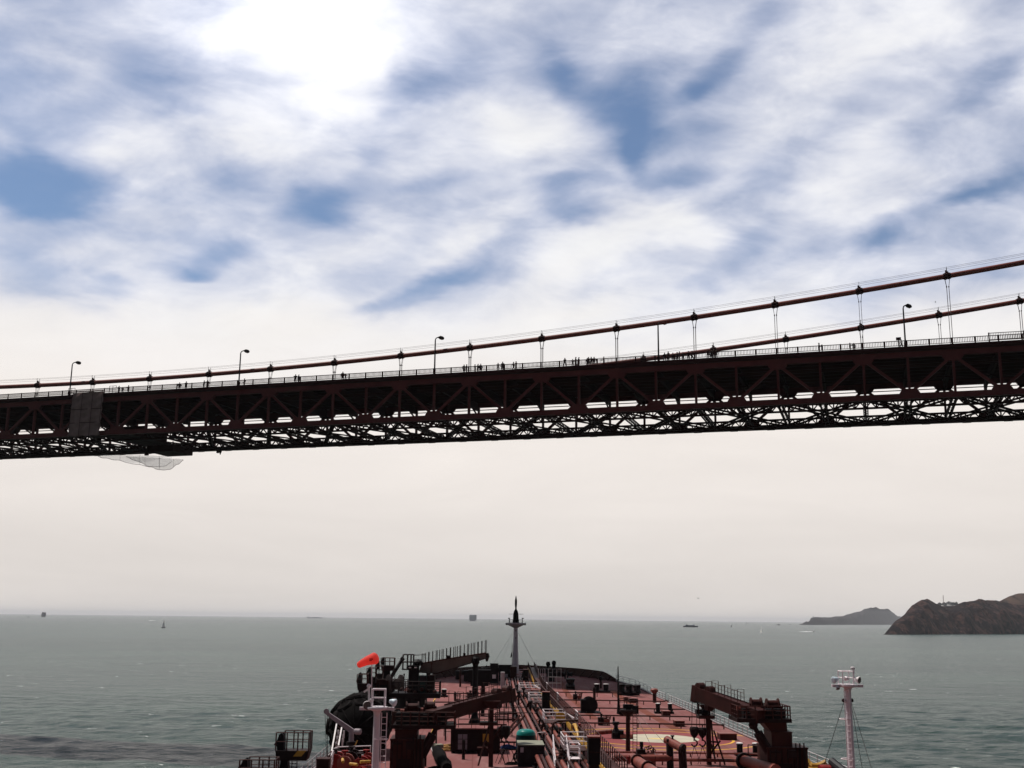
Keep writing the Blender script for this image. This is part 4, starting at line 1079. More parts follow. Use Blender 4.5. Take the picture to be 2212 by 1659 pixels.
def reel():
    X, Y = D_(1275, 1541); a = A(1258, 1541, Y); b = A(1293, 1541, Y); w = b.x-a.x; rad = w*.46; c = V((a.x+b.x)/2, Y+1.2, DECK+rad+.15)
    r = thing('hose_reel', 'big black round hose reel on the deck right of the catwalk', 'hose reel', (c.x, c.y, DECK))
    mb = MB(); mb.lathe(c-V(0, 1.2, 0), [(rad, 0), (rad, .12), (rad*.62, .14), (rad*.78, 1.2), (rad*.62, 2.3), (rad, 2.32), (rad, 2.44)], 24, V(0, 1, 0)); mb.build('drum', 'ship_black', r, smooth=True)
    mb = MB(); mb.box((c.x, c.y, DECK+.12), (w*1.3, 3.2, .24)); mb.box((c.x-w*.42, c.y-.6, DECK+1), (w*.3, 1.2, 1.9)); mb.build('frame', 'ship_black', r)
reel()

# flood light mast amidships with long aerial
def midmast():
    X, Y = D_(1356.5, 1627); P = lambda x, y, d=0: A(x, y, Y+d); b = V(X, Y, dz(X, Y)); t = P(1356.5, 1541)
    r = thing('floodlight_mast', 'dark brown flood light mast amidships with a long upright aerial', 'mast', b)
    MB().path([b, V(P(1356.5, 1600).x, Y, P(1356.5, 1600).z), t], [.23, .22, .2], 12).build('pole', 'ship_brown', r, smooth=True)
    q = P(1356.5, 1540); MB().lathe(q-UP*.3, [(.22, 0), (.75, .3), (.95, .5), (.9, .62)], 14).build('platform', 'ship_dark', r)
    mb = MB(); mb.box(P(1357, 1526), (1.0, .5, .4)); mb.box(P(1357, 1532), (.5, .4, .6)); mb.build('lamp_housing', 'ship_black', r)
    MB().box(P(1372, 1533), (.6, .6, .75)).build('side_lamp', 'ship_black', r)
    mb = MB(); mb.rail([q+UP*.25+V(x, y_, 0) for x, y_ in ((-.85, -.5), (-.85, .8), (.95, .8), (.95, -.3))], 1.05, .6, 3, .03); mb.build('platform_rail', 'ship_brown', r)
    mb = MB(); a = P(1336, 1539.5); mb.path([a+V(.5, 0, -.1), a, P(1335.6, 1520), P(1335.2, 1470), P(1335, 1439.5)], [.2, .22, .1, .085, .05], 7); mb.build('aerial', 'ship_black', r)
    mb = MB()
    for x in (-.05, .35): mb.tube(b+V(.55+x, .1, 0), V(q.x+.55+x, Y+.1, q.z), .03, n=4)
    for k in range(14): t_ = (k+.5)/14; p = b.lerp(V(q.x, Y, q.z), t_); mb.tube(p+V(.5, .1, 0), p+V(.9, .1, 0), .02, n=4)
    mb.build('ladder', 'ship_brown', r)
    mb = MB(); mb.tube(P(1376, 1540), on(P(1376, 1540).x+3.2, Y-6), .025, n=4); mb.tube(P(1372, 1541), on(P(1376, 1540).x+1.2, Y-5), .025, n=4); mb.build('stay', 'rope_steel', r)
midmast()

# manifold valve and pipes amidships
def manifold():
    X, Y = D_(1333, 1596); r = thing('manifold_valve', 'large black manifold valve with a red pipe on each side', 'valve', V(X, Y, DECK)); k = m_(1, Y)
    mb = MB(); mb.boxz(X, Y, DECK, DECK+k*14, k*20, 1.2); mb.boxz(X+k*6, Y-.1, DECK+k*6, DECK+k*18, k*12, 1.0); mb.lathe((X-k*2, Y, DECK+k*14), [(k*8, 0), (k*6, k*5), (k*4, k*9), (k*4, k*14), (k*7, k*15), (k*7, k*20)], 12); mb.build('body', 'ship_black', r)
    MB().path([V(X-k*40, Y+.5, DECK+k*12), V(X-k*10, Y, DECK+k*16)], k*5, 10).build('pipe', 'pipe_red', r, smooth=True); MB().path([V(X+k*5, Y-.4, DECK+k*2+.3), V(X+k*30, Y-.4, DECK+k*2+.3)], k*5, 10).build('pipe', 'pipe_red', r, smooth=True)
    X, Y = D_(1455, 1660); k = m_(1, Y); c = A(1457, 1607, Y)
    r = thing('pipe_bend', 'thick rusty pipe end with a valve on top, before the landing circle', 'pipe', V(X, Y, DECK))
    MB().path([c+V(-k*12, 1.0, .25), c+V(0, 0, 0), c+V(k*11, -1.2, -k*6)], [k*8, k*8.5, k*8.5], 14).build('pipe', 'pipe_red', r, smooth=True)
    MB().lathe(c+V(k*11, -1.2, -k*6), [(k*9.5, -.1), (k*9.5, .1)], 14, V(.8, -.9, -.3)).build('flange', 'ship_dark', r)
    MB().path([c+V(-k*8, .5, 0), V(c.x-k*8, Y+.3, DECK)], k*7, 10).build('leg', 'ship_dark', r); MB().path([c+V(k*11, -1, -k*8), V(c.x+k*13, Y-.9, DECK)], k*8, 10).build('leg', 'ship_dark', r)
    mb = MB(); mb.lathe(c+V(-k*3, .2, k*6), [(k*4, 0), (k*2, k*3), (k*2, k*7), (k*4, k*8), (k*4, k*10)], 8); mb.ball(c+V(-k*12, .3, k*6), k*3.4, 8); mb.build('valve', 'ship_dark', r)
    p, q = G(1366, 1637, 16.2), G(1404, 1662, 16.2); r = thing('cargo_pipe', 'thick red cargo pipe slanting to the bottom edge right of the catwalk', 'pipe', V(q.x, q.y, DECK))
    d = (q-p).normalized(); MB().path([p, q+d*4], .42, 12).build('pipe', 'pipe_red', r, smooth=True); 
    for t in (.3, .9): MB().tube(p.lerp(q, t)-d*.1, p.lerp(q, t)+d*.1, .58, n=12).build('flange', 'ship_brown', r)
    mb = MB(); mb.path([V(p.x-1.5, p.y+.6, 16.1), V(p.x+3.6, p.y+.8, 16.1)], .3, 10); mb.bar(V(p.x+2, p.y+.8, DECK), V(p.x+2, p.y+.8, 16), .3, .3, V(0, 1, 0)); mb.build('branch_pipe', 'pipe_red', r, smooth=True)
    p, q = G(1608, 1644, 15.9), G(1676, 1664, 15.9); r = thing('cargo_pipe', 'thick flanged rusty pipe at the foot of the starboard crane', 'pipe', V(p.x, p.y, DECK)); d = (q-p).normalized()
    MB().path([p, q], .5, 12).build('pipe', 'pipe_red', r, smooth=True); MB().tube(p-d*.25, p+d*.05, .72, n=14).build('flange', 'ship_dark', r)
    mb = MB(); mb.rail([G(1617, 1645, DECK), G(1660, 1650, DECK)], 1.5, 2, 2, .05); mb.build('guard', 'ship_brown', r)
    p = G(1786, 1668, 15.7); r = thing('mooring_drum', 'dark red drum at the bottom edge beside the right white mast', 'drum', V(p.x, p.y, DECK)); MB().tube(p-V(.6, 0, 0), p+V(.6, 0, 0), .6, n=14).build('drum', 'valve_red', r); MB().box(p-UP*.4, (.6, .9, .5)).build('cradle', 'ship_dark', r)
    p, q = A(1797, 1645, 90), A(1830, 1672, 88); r = thing('gangway_roller', 'dark slanting cylinder at the bottom edge left of the right white mast', 'roller', V(p.x, p.y, DECK)); MB().path([p, q], .33, 10).build('cylinder', 'hull_black', r); MB().bar(V(p.x+.3, p.y, DECK), p, .2, .2, V(0, 1, 0)).build('support', 'ship_dark', r)
    p = G(1757, 1657, 15.6); r = thing('hose_coil', 'coil of bright yellow hose at the starboard rail', 'hose', V(p.x, p.y, DECK))
    mb = MB(); pts = [p+V(-.5+.5*k/6, .2*math.sin(k), .5-.09*k) for k in range(5)]+[p+V(.1+.25*k, -.1, .12+.02*k*k) for k in range(5)]; mb.path(pts, .24, 8); mb.torus(p-UP*.15, .5, .2); mb.build('coil', 'yellow', r, smooth=True)
    p = G(1739, 1648, 15.6); r = thing('float_ball', 'small red ball behind the starboard crane base', 'float', p); MB().ball(p, .38, 12).build('ball', 'valve_red', r, smooth=True)
manifold()
# ------------------------------------------------------------------ hose cranes and boom rests
def crane(label, Y, tipY, q, mirror, mat):
    P = lambda x, y, d=0.: A(x, y, Y+d); k = m_(1, Y)
    bx0, bx1 = q['base']; b = P((bx0+bx1)/2, 1660); zd = dz(b.x, Y)
    r = thing('deck_crane', label, 'crane', V(b.x, Y, zd), 'rust red hose cranes amidships')
    def tier(name, x0, x1, y0, y1, d, m=mat):
        a, c = P(x0, y0), P(x1, y1); mb = MB(); mb.box(((a.x+c.x)/2, Y, (a.z+c.z)/2), (c.x-a.x, d, a.z-c.z)); mb.box(((a.x+c.x)/2, Y, a.z), ((c.x-a.x)*1.04, d*1.04, .12))
        return mb.build(name, m, r)
    y0 = q['basey']; zb = P(bx0, y0).z; mb = MB(); w = (bx1-bx0)*k
    mb.boxz(b.x, Y, zd, zb, w, 3.4); mb.box((b.x, Y, zb-.05), (w*1.03, 3.5, .14)); mb.box((b.x, Y, zd+(zb-zd)*.45), (w*1.02, 3.45, .1)); pb = mb.build('pedestal', mat, r)
    mb = MB(); mb.box((b.x-w*.1, Y-1.76, zd+(zb-zd)*.25), (w*.4, .06, .9)); mb.build('door', 'ship_dark', r)
    mb = MB()
    for e in range(7): mb.boxz(b.x-w*.5+w*(e+.5)/7, Y-1.74, zd+.1, zb-.12, .09, .14)
    for e in range(3): mb.tube(V(b.x+w*(.2+.1*e), Y-1.85, zd), V(b.x+w*(.2+.1*e), Y-1.85, zb+.4), .06, n=6)
    mb.box((b.x+w*.1, Y-1.85, zb-.5), (.7, .25, .6)); mb.box((b.x-w*.3, Y-1.8, zb-.35), (.9, .18, .12)); mb.build('stiffener', 'ship_dark', r)
    tier('turret', q['tur'][0], q['tur'][1], q['tur'][2], y0-.5, 2.6)
    mb = MB(); (nx0, nx1), (px0, px1), yt = q['neck'][0], q['neck'][1], q['neck'][2]
    a = [P(nx0, q['tur'][2]), P(nx1, q['tur'][2])]; c = [P(px0, yt), P(px1, yt)]
    f = lambda p, d: V(p.x, Y+d, p.z)
    mb.hexa([f(a[0], -1.1), f(a[1], -1.1), f(a[1], 1.1), f(a[0], 1.1)], [f(c[0], -1.3), f(c[1], -1.3), f(c[1], 1.3), f(c[0], 1.3)]); mb.build('neck', mat, r)
    fx0, fx1, fy = q['plat']; a, c = P(fx0, fy), P(fx1, fy); mb = MB(); mb.box(((a.x+c.x)/2, Y, a.z), (c.x-a.x, 3.4, .3)); pl = mb.build('machinery_platform', 'ship_dark', r)
    mb = MB(); xs = (a.x+.1, c.x-.1); mb.rail([V(xs[0], Y-1.6, a.z+.1), V(xs[1], Y-1.6, a.z+.1), V(xs[1], Y+1.6, a.z+.1), V(xs[0], Y+1.6, a.z+.1)], 1.1, .75, 3, .045, .06, closed=True); mb.build('platform_rail', 'ship_brown', r)
    hx0, hx1, hy0 = q['house']; a2, c2 = P(hx0, hy0), P(hx1, fy); mb = MB(); mb.box(((a2.x+c2.x)/2, Y+.1, (a2.z+c2.z)/2), (c2.x-a2.x, 2.3, a2.z-c2.z)); rr = random.Random(5)
    for n in range(7): x = a2.x+(c2.x-a2.x)*(.08+.84*rr.random()); mb.box((x, Y-1.2, c2.z+.2+rr.random()*(a2.z-c2.z)*.6), (.3+.4*rr.random(), .35, .3+.3*rr.random()))
    mb.build('machine_house', 'ship_black', r)
    for n, (x0, x1, y) in enumerate(q['drums']):
        c0, c1 = P(x0, y), P(x1, y); mb = MB(); rad = .33; dx = (c1-c0).normalized(); Lg = (c1-c0).length
        mb.lathe(c0, [(rad*1.5, 0), (rad*1.5, .1), (rad, .12), (rad, Lg-.12), (rad*1.5, Lg-.1), (rad*1.5, Lg)], 12, dx)
        for e in (c0, c1): mb.bar(V(e.x, e.y, P(x0, hy0).z-.1), e, .25, .5, V(0, 1, 0))
        mb.build('winch_drum', 'ship_brown', r)
        c3, c4 = P(x0-30*mirror, y+11), P(x0+12*mirror, y+9); MB().tube(c3, c4, .22, n=8).build('hydraulic_pipe', 'pipe_red', r)
    # boom
    rx, ry, rh = q['root']; tx, ty, th = q['tip']; p0 = A(rx, ry, Y+.3); p1 = A(tx, ty, tipY); d = (p1-p0).normalized(); side = d.cross(UP).normalized(); up2 = side.cross(d)
    h0, h1 = rh*k, th*m_(1, tipY)
    MB().bar(p0-d*2.2, p1, 1.15, h0*.95, UP, .9, h1).build('boom', mat, r)
    mb = MB(); hz = up2*h0*.5
    for sg in (-.48, .48):
        for s0, s1 in ((-.45, .45),):
            mb.bar(p0+up2*(h0*.5)+side*sg*1.1, p1+up2*(h1*.5)+side*sg*.85, .1, .1)
            mb.bar(p0-up2*(h0*.5)+side*sg*1.1, p1-up2*(h1*.5)+side*sg*.85, .1, .1)
    mb.build('boom_flange', mat, r)
    mb = MB(); n = q['hoops']; pts = []
    for j in range(n+1):
        t = .06+.72*j/n; c = p0.lerp(p1, t)+up2*(h0+(h1-h0)*t)*.5+side*.35; pts.append(c)
        if j % 2 == 0: e = c-side*.8; mb.path([c, c+UP*(.85+.25*(j % 4 == 0)), e+UP*(.85+.25*(j % 4 == 0)), e], .03, 4)
        else: mb.tube(c, c+UP*.8, .028, n=4)
    mb.path([p+UP*.75 for p in pts], .022, 4); mb.path([p+UP*.4 for p in pts], .018, 4); mb.build('boom_rail', 'ship_brown', r)
    mb = MB(); hd = p1+d*.35
    mb.bar(hd-up2*h1*.75, hd+up2*h1*.62, .6, .9, side); 
    for t in (.0, .8): mb.tube(p1-d*(t*1.6)+up2*h1*.6-side*.35, p1-d*(t*1.6)+up2*h1*.6+side*.35, .36, n=12)
    mb.bar(p1-d*1.4-up2*h1*.1, p1-d*1.4-up2*h1*1.0, .5, .7, side); mb.build('sheave_head', mat, r)
    # luffing ram
    (x0, y0_), (x1, y1_) = q['ram']; u0_, u1_ = P(x0, y0_, -1.3), P(x1, y1_, -1.3); um = u0_.lerp(u1_, .28)
    mb = MB(); mb.tube(u0_, um, .2, n=10); mb.tube(um, u1_, .40, n=12); mb.ball(u0_, .42, 8); mb.build('luffing_ram', 'ship_dark', r)
    # hook blocks
    for (x, yt_, yb_) in q['blocks']:
        t = A(x, yt_, tipY); bt = A(x, yb_, tipY); hb = MB(); L_ = t.z-bt.z
        hb.path([t, t-UP*L_*.2, t-UP*L_*.7, bt], [.36, .44, .34, .12], 8); h_ = hb.build('hook_block', 'ship_dark', r)
        hk = MB(); c = bt-UP*.35; hk.path([bt, c+V(0, 0, .1)]+[c+V(.28*math.sin(a_), 0, .28*math.cos(a_)-.1) for a_ in (0.3, 1.0, 1.7, 2.6, 3.5, 4.4)], .075, 6); hk.build('hook', 'ship_black', h_)
        mb = MB()
        for s in (-.22, .22): mb.tube(V(p1.x+(t.x-p1.x)*.8+s, tipY, p1.z-h1*.5), t+V(s, 0, 0), .025, n=4)
        mb.build('hoist_rope', 'ship_dark', r)
        mb = MB(); e = c-UP*.35
        for s in q['sling']: mb.tube(e, V(e.x+s, e.y, DECK+.15), .025, n=4)
        mb.build('sling', 'ship_dark', r)
    return r
crane('rust red starboard crane with its boom lowered to the left over the yellow rings', 99.5, 104.5,
      dict(base=(1651, 1731), basey=1610, tur=(1658, 1703, 1579), neck=((1660, 1694), (1640, 1690), 1556), plat=(1583, 1699, 1553), house=(1600, 1689, 1529),
           drums=[(1621, 1645, 1519), (1655, 1682, 1521)], root=(1606, 1534, 27), tip=(1511, 1499, 24), hoops=10, ram=((1627, 1566), (1662, 1625)),
           blocks=[(1499.5, 1570, 1594), (1517, 1572, 1594)], sling=(-.45, .55)), 1, 'ship_brown')
crane('rust red port crane with its boom lowered to the right across the deck', 99.5, 104.5,
      dict(base=(848, 912), basey=1592, tur=(856, 903, 1574), neck=((868, 905), (880, 925), 1566), plat=(848, 985, 1566), house=(858, 965, 1538),
           drums=[(877, 905, 1528), (918, 940, 1525)], root=(970, 1537, 25), tip=(1096, 1502, 19), hoops=10, ram=((945, 1567), (910, 1634)),
           blocks=[(1083, 1570, 1596), (1093, 1568, 1596)], sling=(-.5, .3)), -1, 'ship_brown')
def boom_rest(label, x, yb, yt, braces, plat=None, mat='ship_brown', box=None):
    X, Y = D_(x, yb); z = dz(X, Y); t = A(x, yt, Y); k = m_(1, Y); r = thing('boom_rest', label, 'boom rest', V(X, Y, z), 'boom rests for the deck cranes')
    MB().bar(V(X, Y, z), V(X, Y, t.z), .40, .40, V(0, 1, 0)).build('post', mat, r)
    mb = MB(); mb.hexa([V(X-.3, Y-.3, t.z-.6), V(X+.3, Y-.3, t.z-.6), V(X+.3, Y+.3, t.z-.6), V(X-.3, Y+.3, t.z-.6)], [V(X-.8, Y-.4, t.z), V(X+.8, Y-.4, t.z), V(X+.8, Y+.4, t.z), V(X-.8, Y+.4, t.z)]); mb.build('cradle', mat, r)
    for (xa, ya, xb, yb_, dy) in braces:
        p, q = A(xa, ya, Y), A(xb, yb_, Y+dy); MB().tube(p, q, .085, n=6).build('brace', mat, r)
    if plat:
        x0, x1, y = plat; a, b = A(x0, y, Y), A(x1, y, Y); MB().box(((a.x+b.x)/2, Y, a.z), (b.x-a.x, 1.4, .28)).build('platform', mat, r)
        mb = MB(); mb.rail([V(a.x, Y-.6, a.z+.1), V(b.x, Y-.6, a.z+.1), V(b.x, Y+.6, a.z+.1)], 1.1, .7, 2, .035); mb.build('platform_rail', mat, r)
    if box:
        x0, x1, y0, y1 = box; a, b = A(x0, y0, Y), A(x1, y1, Y); mb = MB(); mb.box(((a.x+b.x)/2, Y, (a.z+b.z)/2), (b.x-a.x, .8, (a.z-b.z)*.7)); mb.ball(((a.x+b.x)/2+.3, Y-.4, (a.z+b.z)/2), .4, 8); mb.tube(V(a.x+.2, Y, b.z), V(a.x+.2, Y, a.z+.5), .05, n=5); mb.tube(V(b.x-.3, Y, b.z), V(b.x-.3, Y, a.z+.5), .05, n=5); mb.build('lamp_cluster', 'ship_black', r)
    return r
boom_rest('brown braced post that carries the starboard crane boom', 1532, 1652, 1522, [(1536, 1555, 1545, 1652, 1), (1542, 1578, 1566, 1652, -1.5), (1534, 1628, 1556, 1600, 0), (1536, 1606, 1545, 1640, 0), (1534, 1602, 1550, 1603, 0)],
          (1507, 1541, 1548), 'ship_brown', (1503, 1524, 1531, 1544))
boom_rest('dark braced post that carries the port crane boom', 1060, 1657, 1514, [(1056, 1568, 1033, 1654, -1), (1063, 1600, 1085, 1565, 0), (1062, 1630, 1050, 1600, 0), (1057, 1625, 1046, 1612, 0)], (1036, 1074, 1562), 'ship_brown')

# ---- the far port crane with the grey boom
def grey_crane():
    Y = 140.; P = lambda x, y, d=0.: A(x, y, Y+d); k = m_(1, Y); b = P(889, 1540); zd = DECK
    r = thing('grey_boom_crane', 'tall dark crane with a long grey boom fenced by upright stanchions', 'crane', V(b.x, Y, zd))
    a, c = P(856, 1504), P(921, 1504); mb = MB(); mb.lathe(V((a.x+c.x)/2, Y, zd), [(2.1, 0), (2.0, P(889, 1525).z-zd), (1.9, P(889, 1504).z-zd)], 18); mb.build('pedestal', 'ship_black', r)
    a, c = P(847, 1500), P(952, 1500); pz = a.z; mb = MB(); mb.box(((a.x+c.x)/2, Y, pz), (c.x-a.x, 4.2, .55)); mb.build('platform', 'ship_black', r)
    mb = MB(); mb.rail([V(a.x+.1, Y-2, pz+.3), V(c.x-.1, Y-2, pz+.3), V(c.x-.1, Y+2, pz+.3), V(a.x+.1, Y+2, pz+.3)], 1.35, .8, 3, .045, .06, closed=True); mb.build('platform_rail', 'ship_dark', r)
    mb = MB(); mb.boxz(P(894, 1460).x, Y, pz, P(894, 1437).z, k*20, 1.6); mb.box(P(893, 1441), (k*22, 1.8, .4)); mb.ball(P(903, 1432), .5, 10, (1.3, 1, .8)); mb.build('tower', 'ship_black', r)
    for x in (885.5, 897.5): MB().box(P(x, 1442, -.95), (.28, .1, .12)).build('lamp', 'far_white', r)
    cab = MB().boxz(P(914, 1465).x, Y-.4, pz, P(914, 1459).z, k*16, 1.5).build('operator_cab', 'dark_green', r); MB().box(P(914, 1466, -1.2), (k*13, .05, k*9)).build('window', 'container_dark', cab)
    mb = MB(); mb.boxz(P(932, 1465).x, Y, pz, P(932, 1458).z, k*14, 1.7); mb.boxz(P(925, 1465).x, Y+.5, pz, P(925, 1454).z, k*8, 1); mb.build('winch_house', 'ship_dark', r)
    mb = MB()
    for n in range(6): mb.ball(P(868+n*14.3, 1489+(n % 3)*3, -1.4), .22+.05*(n % 2), 8)
    mb.build('deck_fittings', 'ship_brown', r)
    # upper cage at the heel of the boom
    q0, q1 = P(870, 1446), P(893, 1446); mb = MB(); h = P(870, 1414).z-q0.z
    for z in (0, h*.5, h):
        for d in (-.8, .8): mb.tube(q0+V(0, d, z), q1+V(0, d, z), .05, n=5)
        mb.tube(q0+V(0, -.8, z), q0+V(0, .8, z), .05, n=5)
    for t in (0, .42, .75, 1):
        for d in (-.8, .8): mb.tube(q0.lerp(q1, t)+V(0, d, 0), q0.lerp(q1, t)+V(0, d, h), .05, n=5)
    mb.build('ladder_cage', 'ship_dark', r)
    # boom: deep plate girder rising to the right
    YB = 141.5; T = lambda x, y, d: A(x, y, YB)+V(0, d, 0)
    out = [(905, 1451), (920, 1452), (941, 1454), (1000, 1437), (1049, 1421.5), (1050.5, 1410.5), (1000, 1418), (950, 1426), (911, 1433)]
    mb = MB(); mb.prism([T(x, y, -.55) for x, y in out], V(0, 1.1, 0)); mb.build('boom', 'grey_boom', r)
    mb = MB(); up_, lo_ = [(911, 1432.6), (950, 1425.6), (1000, 1417.6), (1050, 1410)], [(905, 1451.6), (941, 1454.6), (1000, 1437.6), (1049, 1422)]
    for ln in (up_, lo_):
        for (xa, ya), (xb, yb) in zip(ln, ln[1:]): mb.bar(T(xa, ya, 0), T(xb, yb, 0), 1.35, .1)
    mb.build('boom_flange', 'ship_brown', r)
    mb = MB(); mb.path([T(1051, 1411, 0), T(1052.5, 1418, 0), T(1051.5, 1429, 0)], [.25, .3, .12], 8); mb.build('boom_tip_hook', 'ship_dark', r)
    for d in (-.6, .6):
        mb = MB(); n = 19 if d < 0 else 15; L0, L1 = 912, 1048
        for j in range(n):
            x = L0+(L1-L0)*j/(n-1)+(0 if d < 0 else 3); y = 1433-(x-911)*.1625; p = T(x, y, d); mb.bar(p, p+UP*(1.2+.35*(x-L0)/(L1-L0)), .10 if d < 0 else .07, .10, V(0, 1, 0))
        mb.build('stanchions', 'ship_dark', r)
    mb = MB(); mb.tube(T(893, 1415, -.8), T(919, 1414, -.6), .04, n=4); mb.tube(T(893, 1424, -.8), T(912, 1424, -.6), .03, n=4); mb.box(T(968, 1421, -.2), (.4, .5, .6)); mb.box(T(1003, 1415, -.2), (.3, .4, .5)); mb.build('fittings', 'ship_dark', r)
    p = P(873, 1495, 1); MB().path([p, P(873, 1462, 1), P(873, 1455, 1)], [.05, .05, .12], 5).build('aerial', 'ship_dark', r)
grey_crane()
def grey_rest():
    X, Y = D_(1025, 1567); t = A(1026, 1424, Y); z = DECK; k = m_(1, Y); r = thing('boom_rest', 'thick black boom rest under the grey boom, with a flared foot', 'boom rest', V(X, Y, z), 'boom rests for the deck cranes')
    MB().path([V(X, Y, z+.3), V(X, Y, z+.5), V(X, Y, A(1025, 1549, Y).z), V(X, Y, A(1025, 1538, Y).z), V(X, Y, t.z-.4)], [.75, .72, .45, .30, .34], 12).build('post', 'ship_black', r, smooth=True)
    MB().lathe(V(X, Y, t.z-.7), [(.35, 0), (.5, .3), (.48, .8), (.3, 1.0)], 10).build('cradle', 'ship_black', r)
    MB().box((X, Y, z+.16), (2.6, 2.0, .32)).build('foot_plate', 'pipe_red', r)
    X2 = A(1040, 1500, Y+14).x; Y2 = Y+14
    r2 = thing('hose_support', 'dark twin legged hose support beside the thick boom rest', 'support', on(X2, Y2)); zz = dz(X2, Y2)
    for s in (-.7, .2): MB().boxz(X2+s, Y2, zz, A(1040, 1462, Y2).z, .5, .5).build('leg', 'ship_black', r2)
    mb = MB(); mb.box((X2-.3, Y2, A(1040, 1460, Y2).z), (3.0, 1.2, 1.6)); mb.box((X2-.3, Y2, A(1040, 1475, Y2).z), (2.4, 1.4, .8)); mb.build('saddle', 'ship_black', r2)
grey_rest()

# ---- hooded davit towers along the port side
def davit_tower(label, Y, hood, rail, col, yellow=False, boom=None):
    P = lambda x, y, d=0.: A(x, y, Y+d); k = m_(1, Y); hx0, hx1, hy0, hy1 = hood; rx0, rx1, ry0, ry1 = rail; b = P((col[0]+col[1])/2, 1600)
    zd = dz(max(CLX-22, b.x), Y) if b.x > CLX-22 else DECK-.6
    r = thing('davit_tower', label, 'davit', V(b.x, Y, zd), 'hooded davit towers along the port side')
    hw = (hx1-hx0)*k; c = P((hx0+hx1)/2, hy1)
    mb = MB(); H = P(hx0, hy0).z-P(hx0, hy1).z
    for d in (-.35, .35):
        pl = [(-.30, 0), (-.38, .28), (-.75, .36), (-.34, .62), (-.18, .9), (.1, 1.0), (.36, .88), (.42, .5), (.42, 0)]
        mb.prism([V(c.x+u*hw, Y+d-.12, c.z+v*H) for u, v in pl], V(0, .24, 0))
    mb.box((c.x+.05*hw, Y, c.z+.45*H), (hw*.6, .5, H*.8)); mb.build('hood', 'ship_black', r)
    a, e = P(rx0, ry1), P(rx1, ry1); pz = a.z; mb = MB(); x0 = min(a.x, c.x-hw*.4)
    mb.prism([V(x0, Y-.9, pz), V(e.x, Y-.9, pz), V(e.x-.25*(e.x-x0)*.3, Y-.9, pz-.75), V(x0+.1, Y-.9, pz-.75)], V(0, 1.8, 0)); mb.build('platform', 'ship_dark', r)
    hh = P(rx0, ry0).z-pz; mb = MB(); mb.rail([V(x0, Y-.85, pz), V(e.x-.05, Y-.85, pz), V(e.x-.05, Y+.85, pz), V(x0+hw*.6, Y+.85, pz)], max(1.0, hh), .75, 2, .04, .055); mb.build('railing', 'ship_brown' if not yellow else 'rail_steel', r)
    cx0, cx1 = P(col[0], ry1).x, P(col[1], ry1).x; mb = MB(); mb.hexa([V(cx0-.2, Y-.5, zd), V(cx1+.2, Y-.5, zd), V(cx1+.2, Y+.7, zd), V(cx0-.2, Y+.7, zd)], [V(cx0, Y-.4, pz-.7), V(cx1, Y-.4, pz-.7), V(cx1, Y+.5, pz-.7), V(cx0, Y+.5, pz-.7)]); mb.build('column', 'ship_black', r)
    mb = MB(); lx = cx1+.35
    for s in (0, .4): mb.tube(V(lx+s, Y-.3, zd), V(lx+s, Y-.3, pz-.6), .035, n=4)
    for q in range(8): z = zd+(pz-.6-zd)*(q+.5)/8; mb.tube(V(lx, Y-.3, z), V(lx+.4, Y-.3, z), .025, n=4)
    mb.build('ladder', 'ship_brown', r)
    if yellow:
        p0, p1 = P(637, 1631), P(665, 1619); MB().prism([V(p0.x, Y-.94, p0.z), V(p0.x+.35, Y-.94, p1.z), V(p1.x, Y-.94, p1.z), V(p1.x-.35, Y-.94, p0.z)], V(0, .03, 0)).build('side_panel', 'yellow', r)
    if boom:
        (xa, ya), (xb, yb) = boom; mb = MB(); p, q = P(xa, ya, .3), P(xb, yb, 1.5); mb.bar(p, q, .35, .42); mb.tube(q-V(.2, 0, .2), q+V(.1, 0, .15), .32, n=8); mb.build('jib', 'ship_black', r)
    return r
davit_tower('hooded davit tower with a yellow panel, alone over the water at lower left', 94, (598, 615, 1582, 1622), (606, 671, 1580, 1619), (609, 624), True)
davit_tower('hooded davit tower at the bottom edge, leftmost of all', 82, (521, 537, 1637, 1668), (535, 598, 1638, 1672), (560, 580))
davit_tower('hooded davit tower rising straight from the black fender, lowest of the far four', 133, (772, 781, 1452, 1482), (781, 795, 1456, 1476), (776, 786))
davit_tower('second hooded davit tower behind the windsock pole', 146, (793, 802, 1440, 1464), (802, 813, 1443, 1462), (797, 808))
davit_tower('third hooded davit tower just right of the windsock mouth', 158, (812, 820, 1427, 1446), (815, 828, 1442, 1455), (816, 830))
davit_tower('tallest hooded davit tower with a slanting black jib', 170, (823.5, 831, 1419, 1436), (831, 853, 1421, 1437), (828, 843), False, ((839, 1472), (870, 1423)))
def port_block():
    Y = 150.; P = lambda x, y, d=0.: A(x, y, Y+d); a, b = P(790, 1490), P(850, 1462); r = thing('fender_winch_house', 'dark winch house between the far davit towers and the grey boomed crane', 'winch house', V((a.x+b.x)/2, Y, DECK))
    MB().boxz((P(800, 1480).x+b.x)/2, Y, DECK, P(820, 1470).z, b.x-P(800, 1480).x, 4).build('body', 'ship_black', r)
    MB().lathe(P(838, 1478, -2.2), [(1.2, 0), (1.2, .2), (.7, .25), (.7, 1.6), (1.2, 1.65), (1.2, 1.85)], 14, V(.9, .4, 0)).build('drum', 'ship_dark', r)
    mb = MB()
    for n in range(5): p = P(800+n*9, 1470+n, -2.1); mb.box(p, (.8, .4, .5+.2*(n % 2)))
    mb.build('control_box', 'ship_brown', r)
port_block()

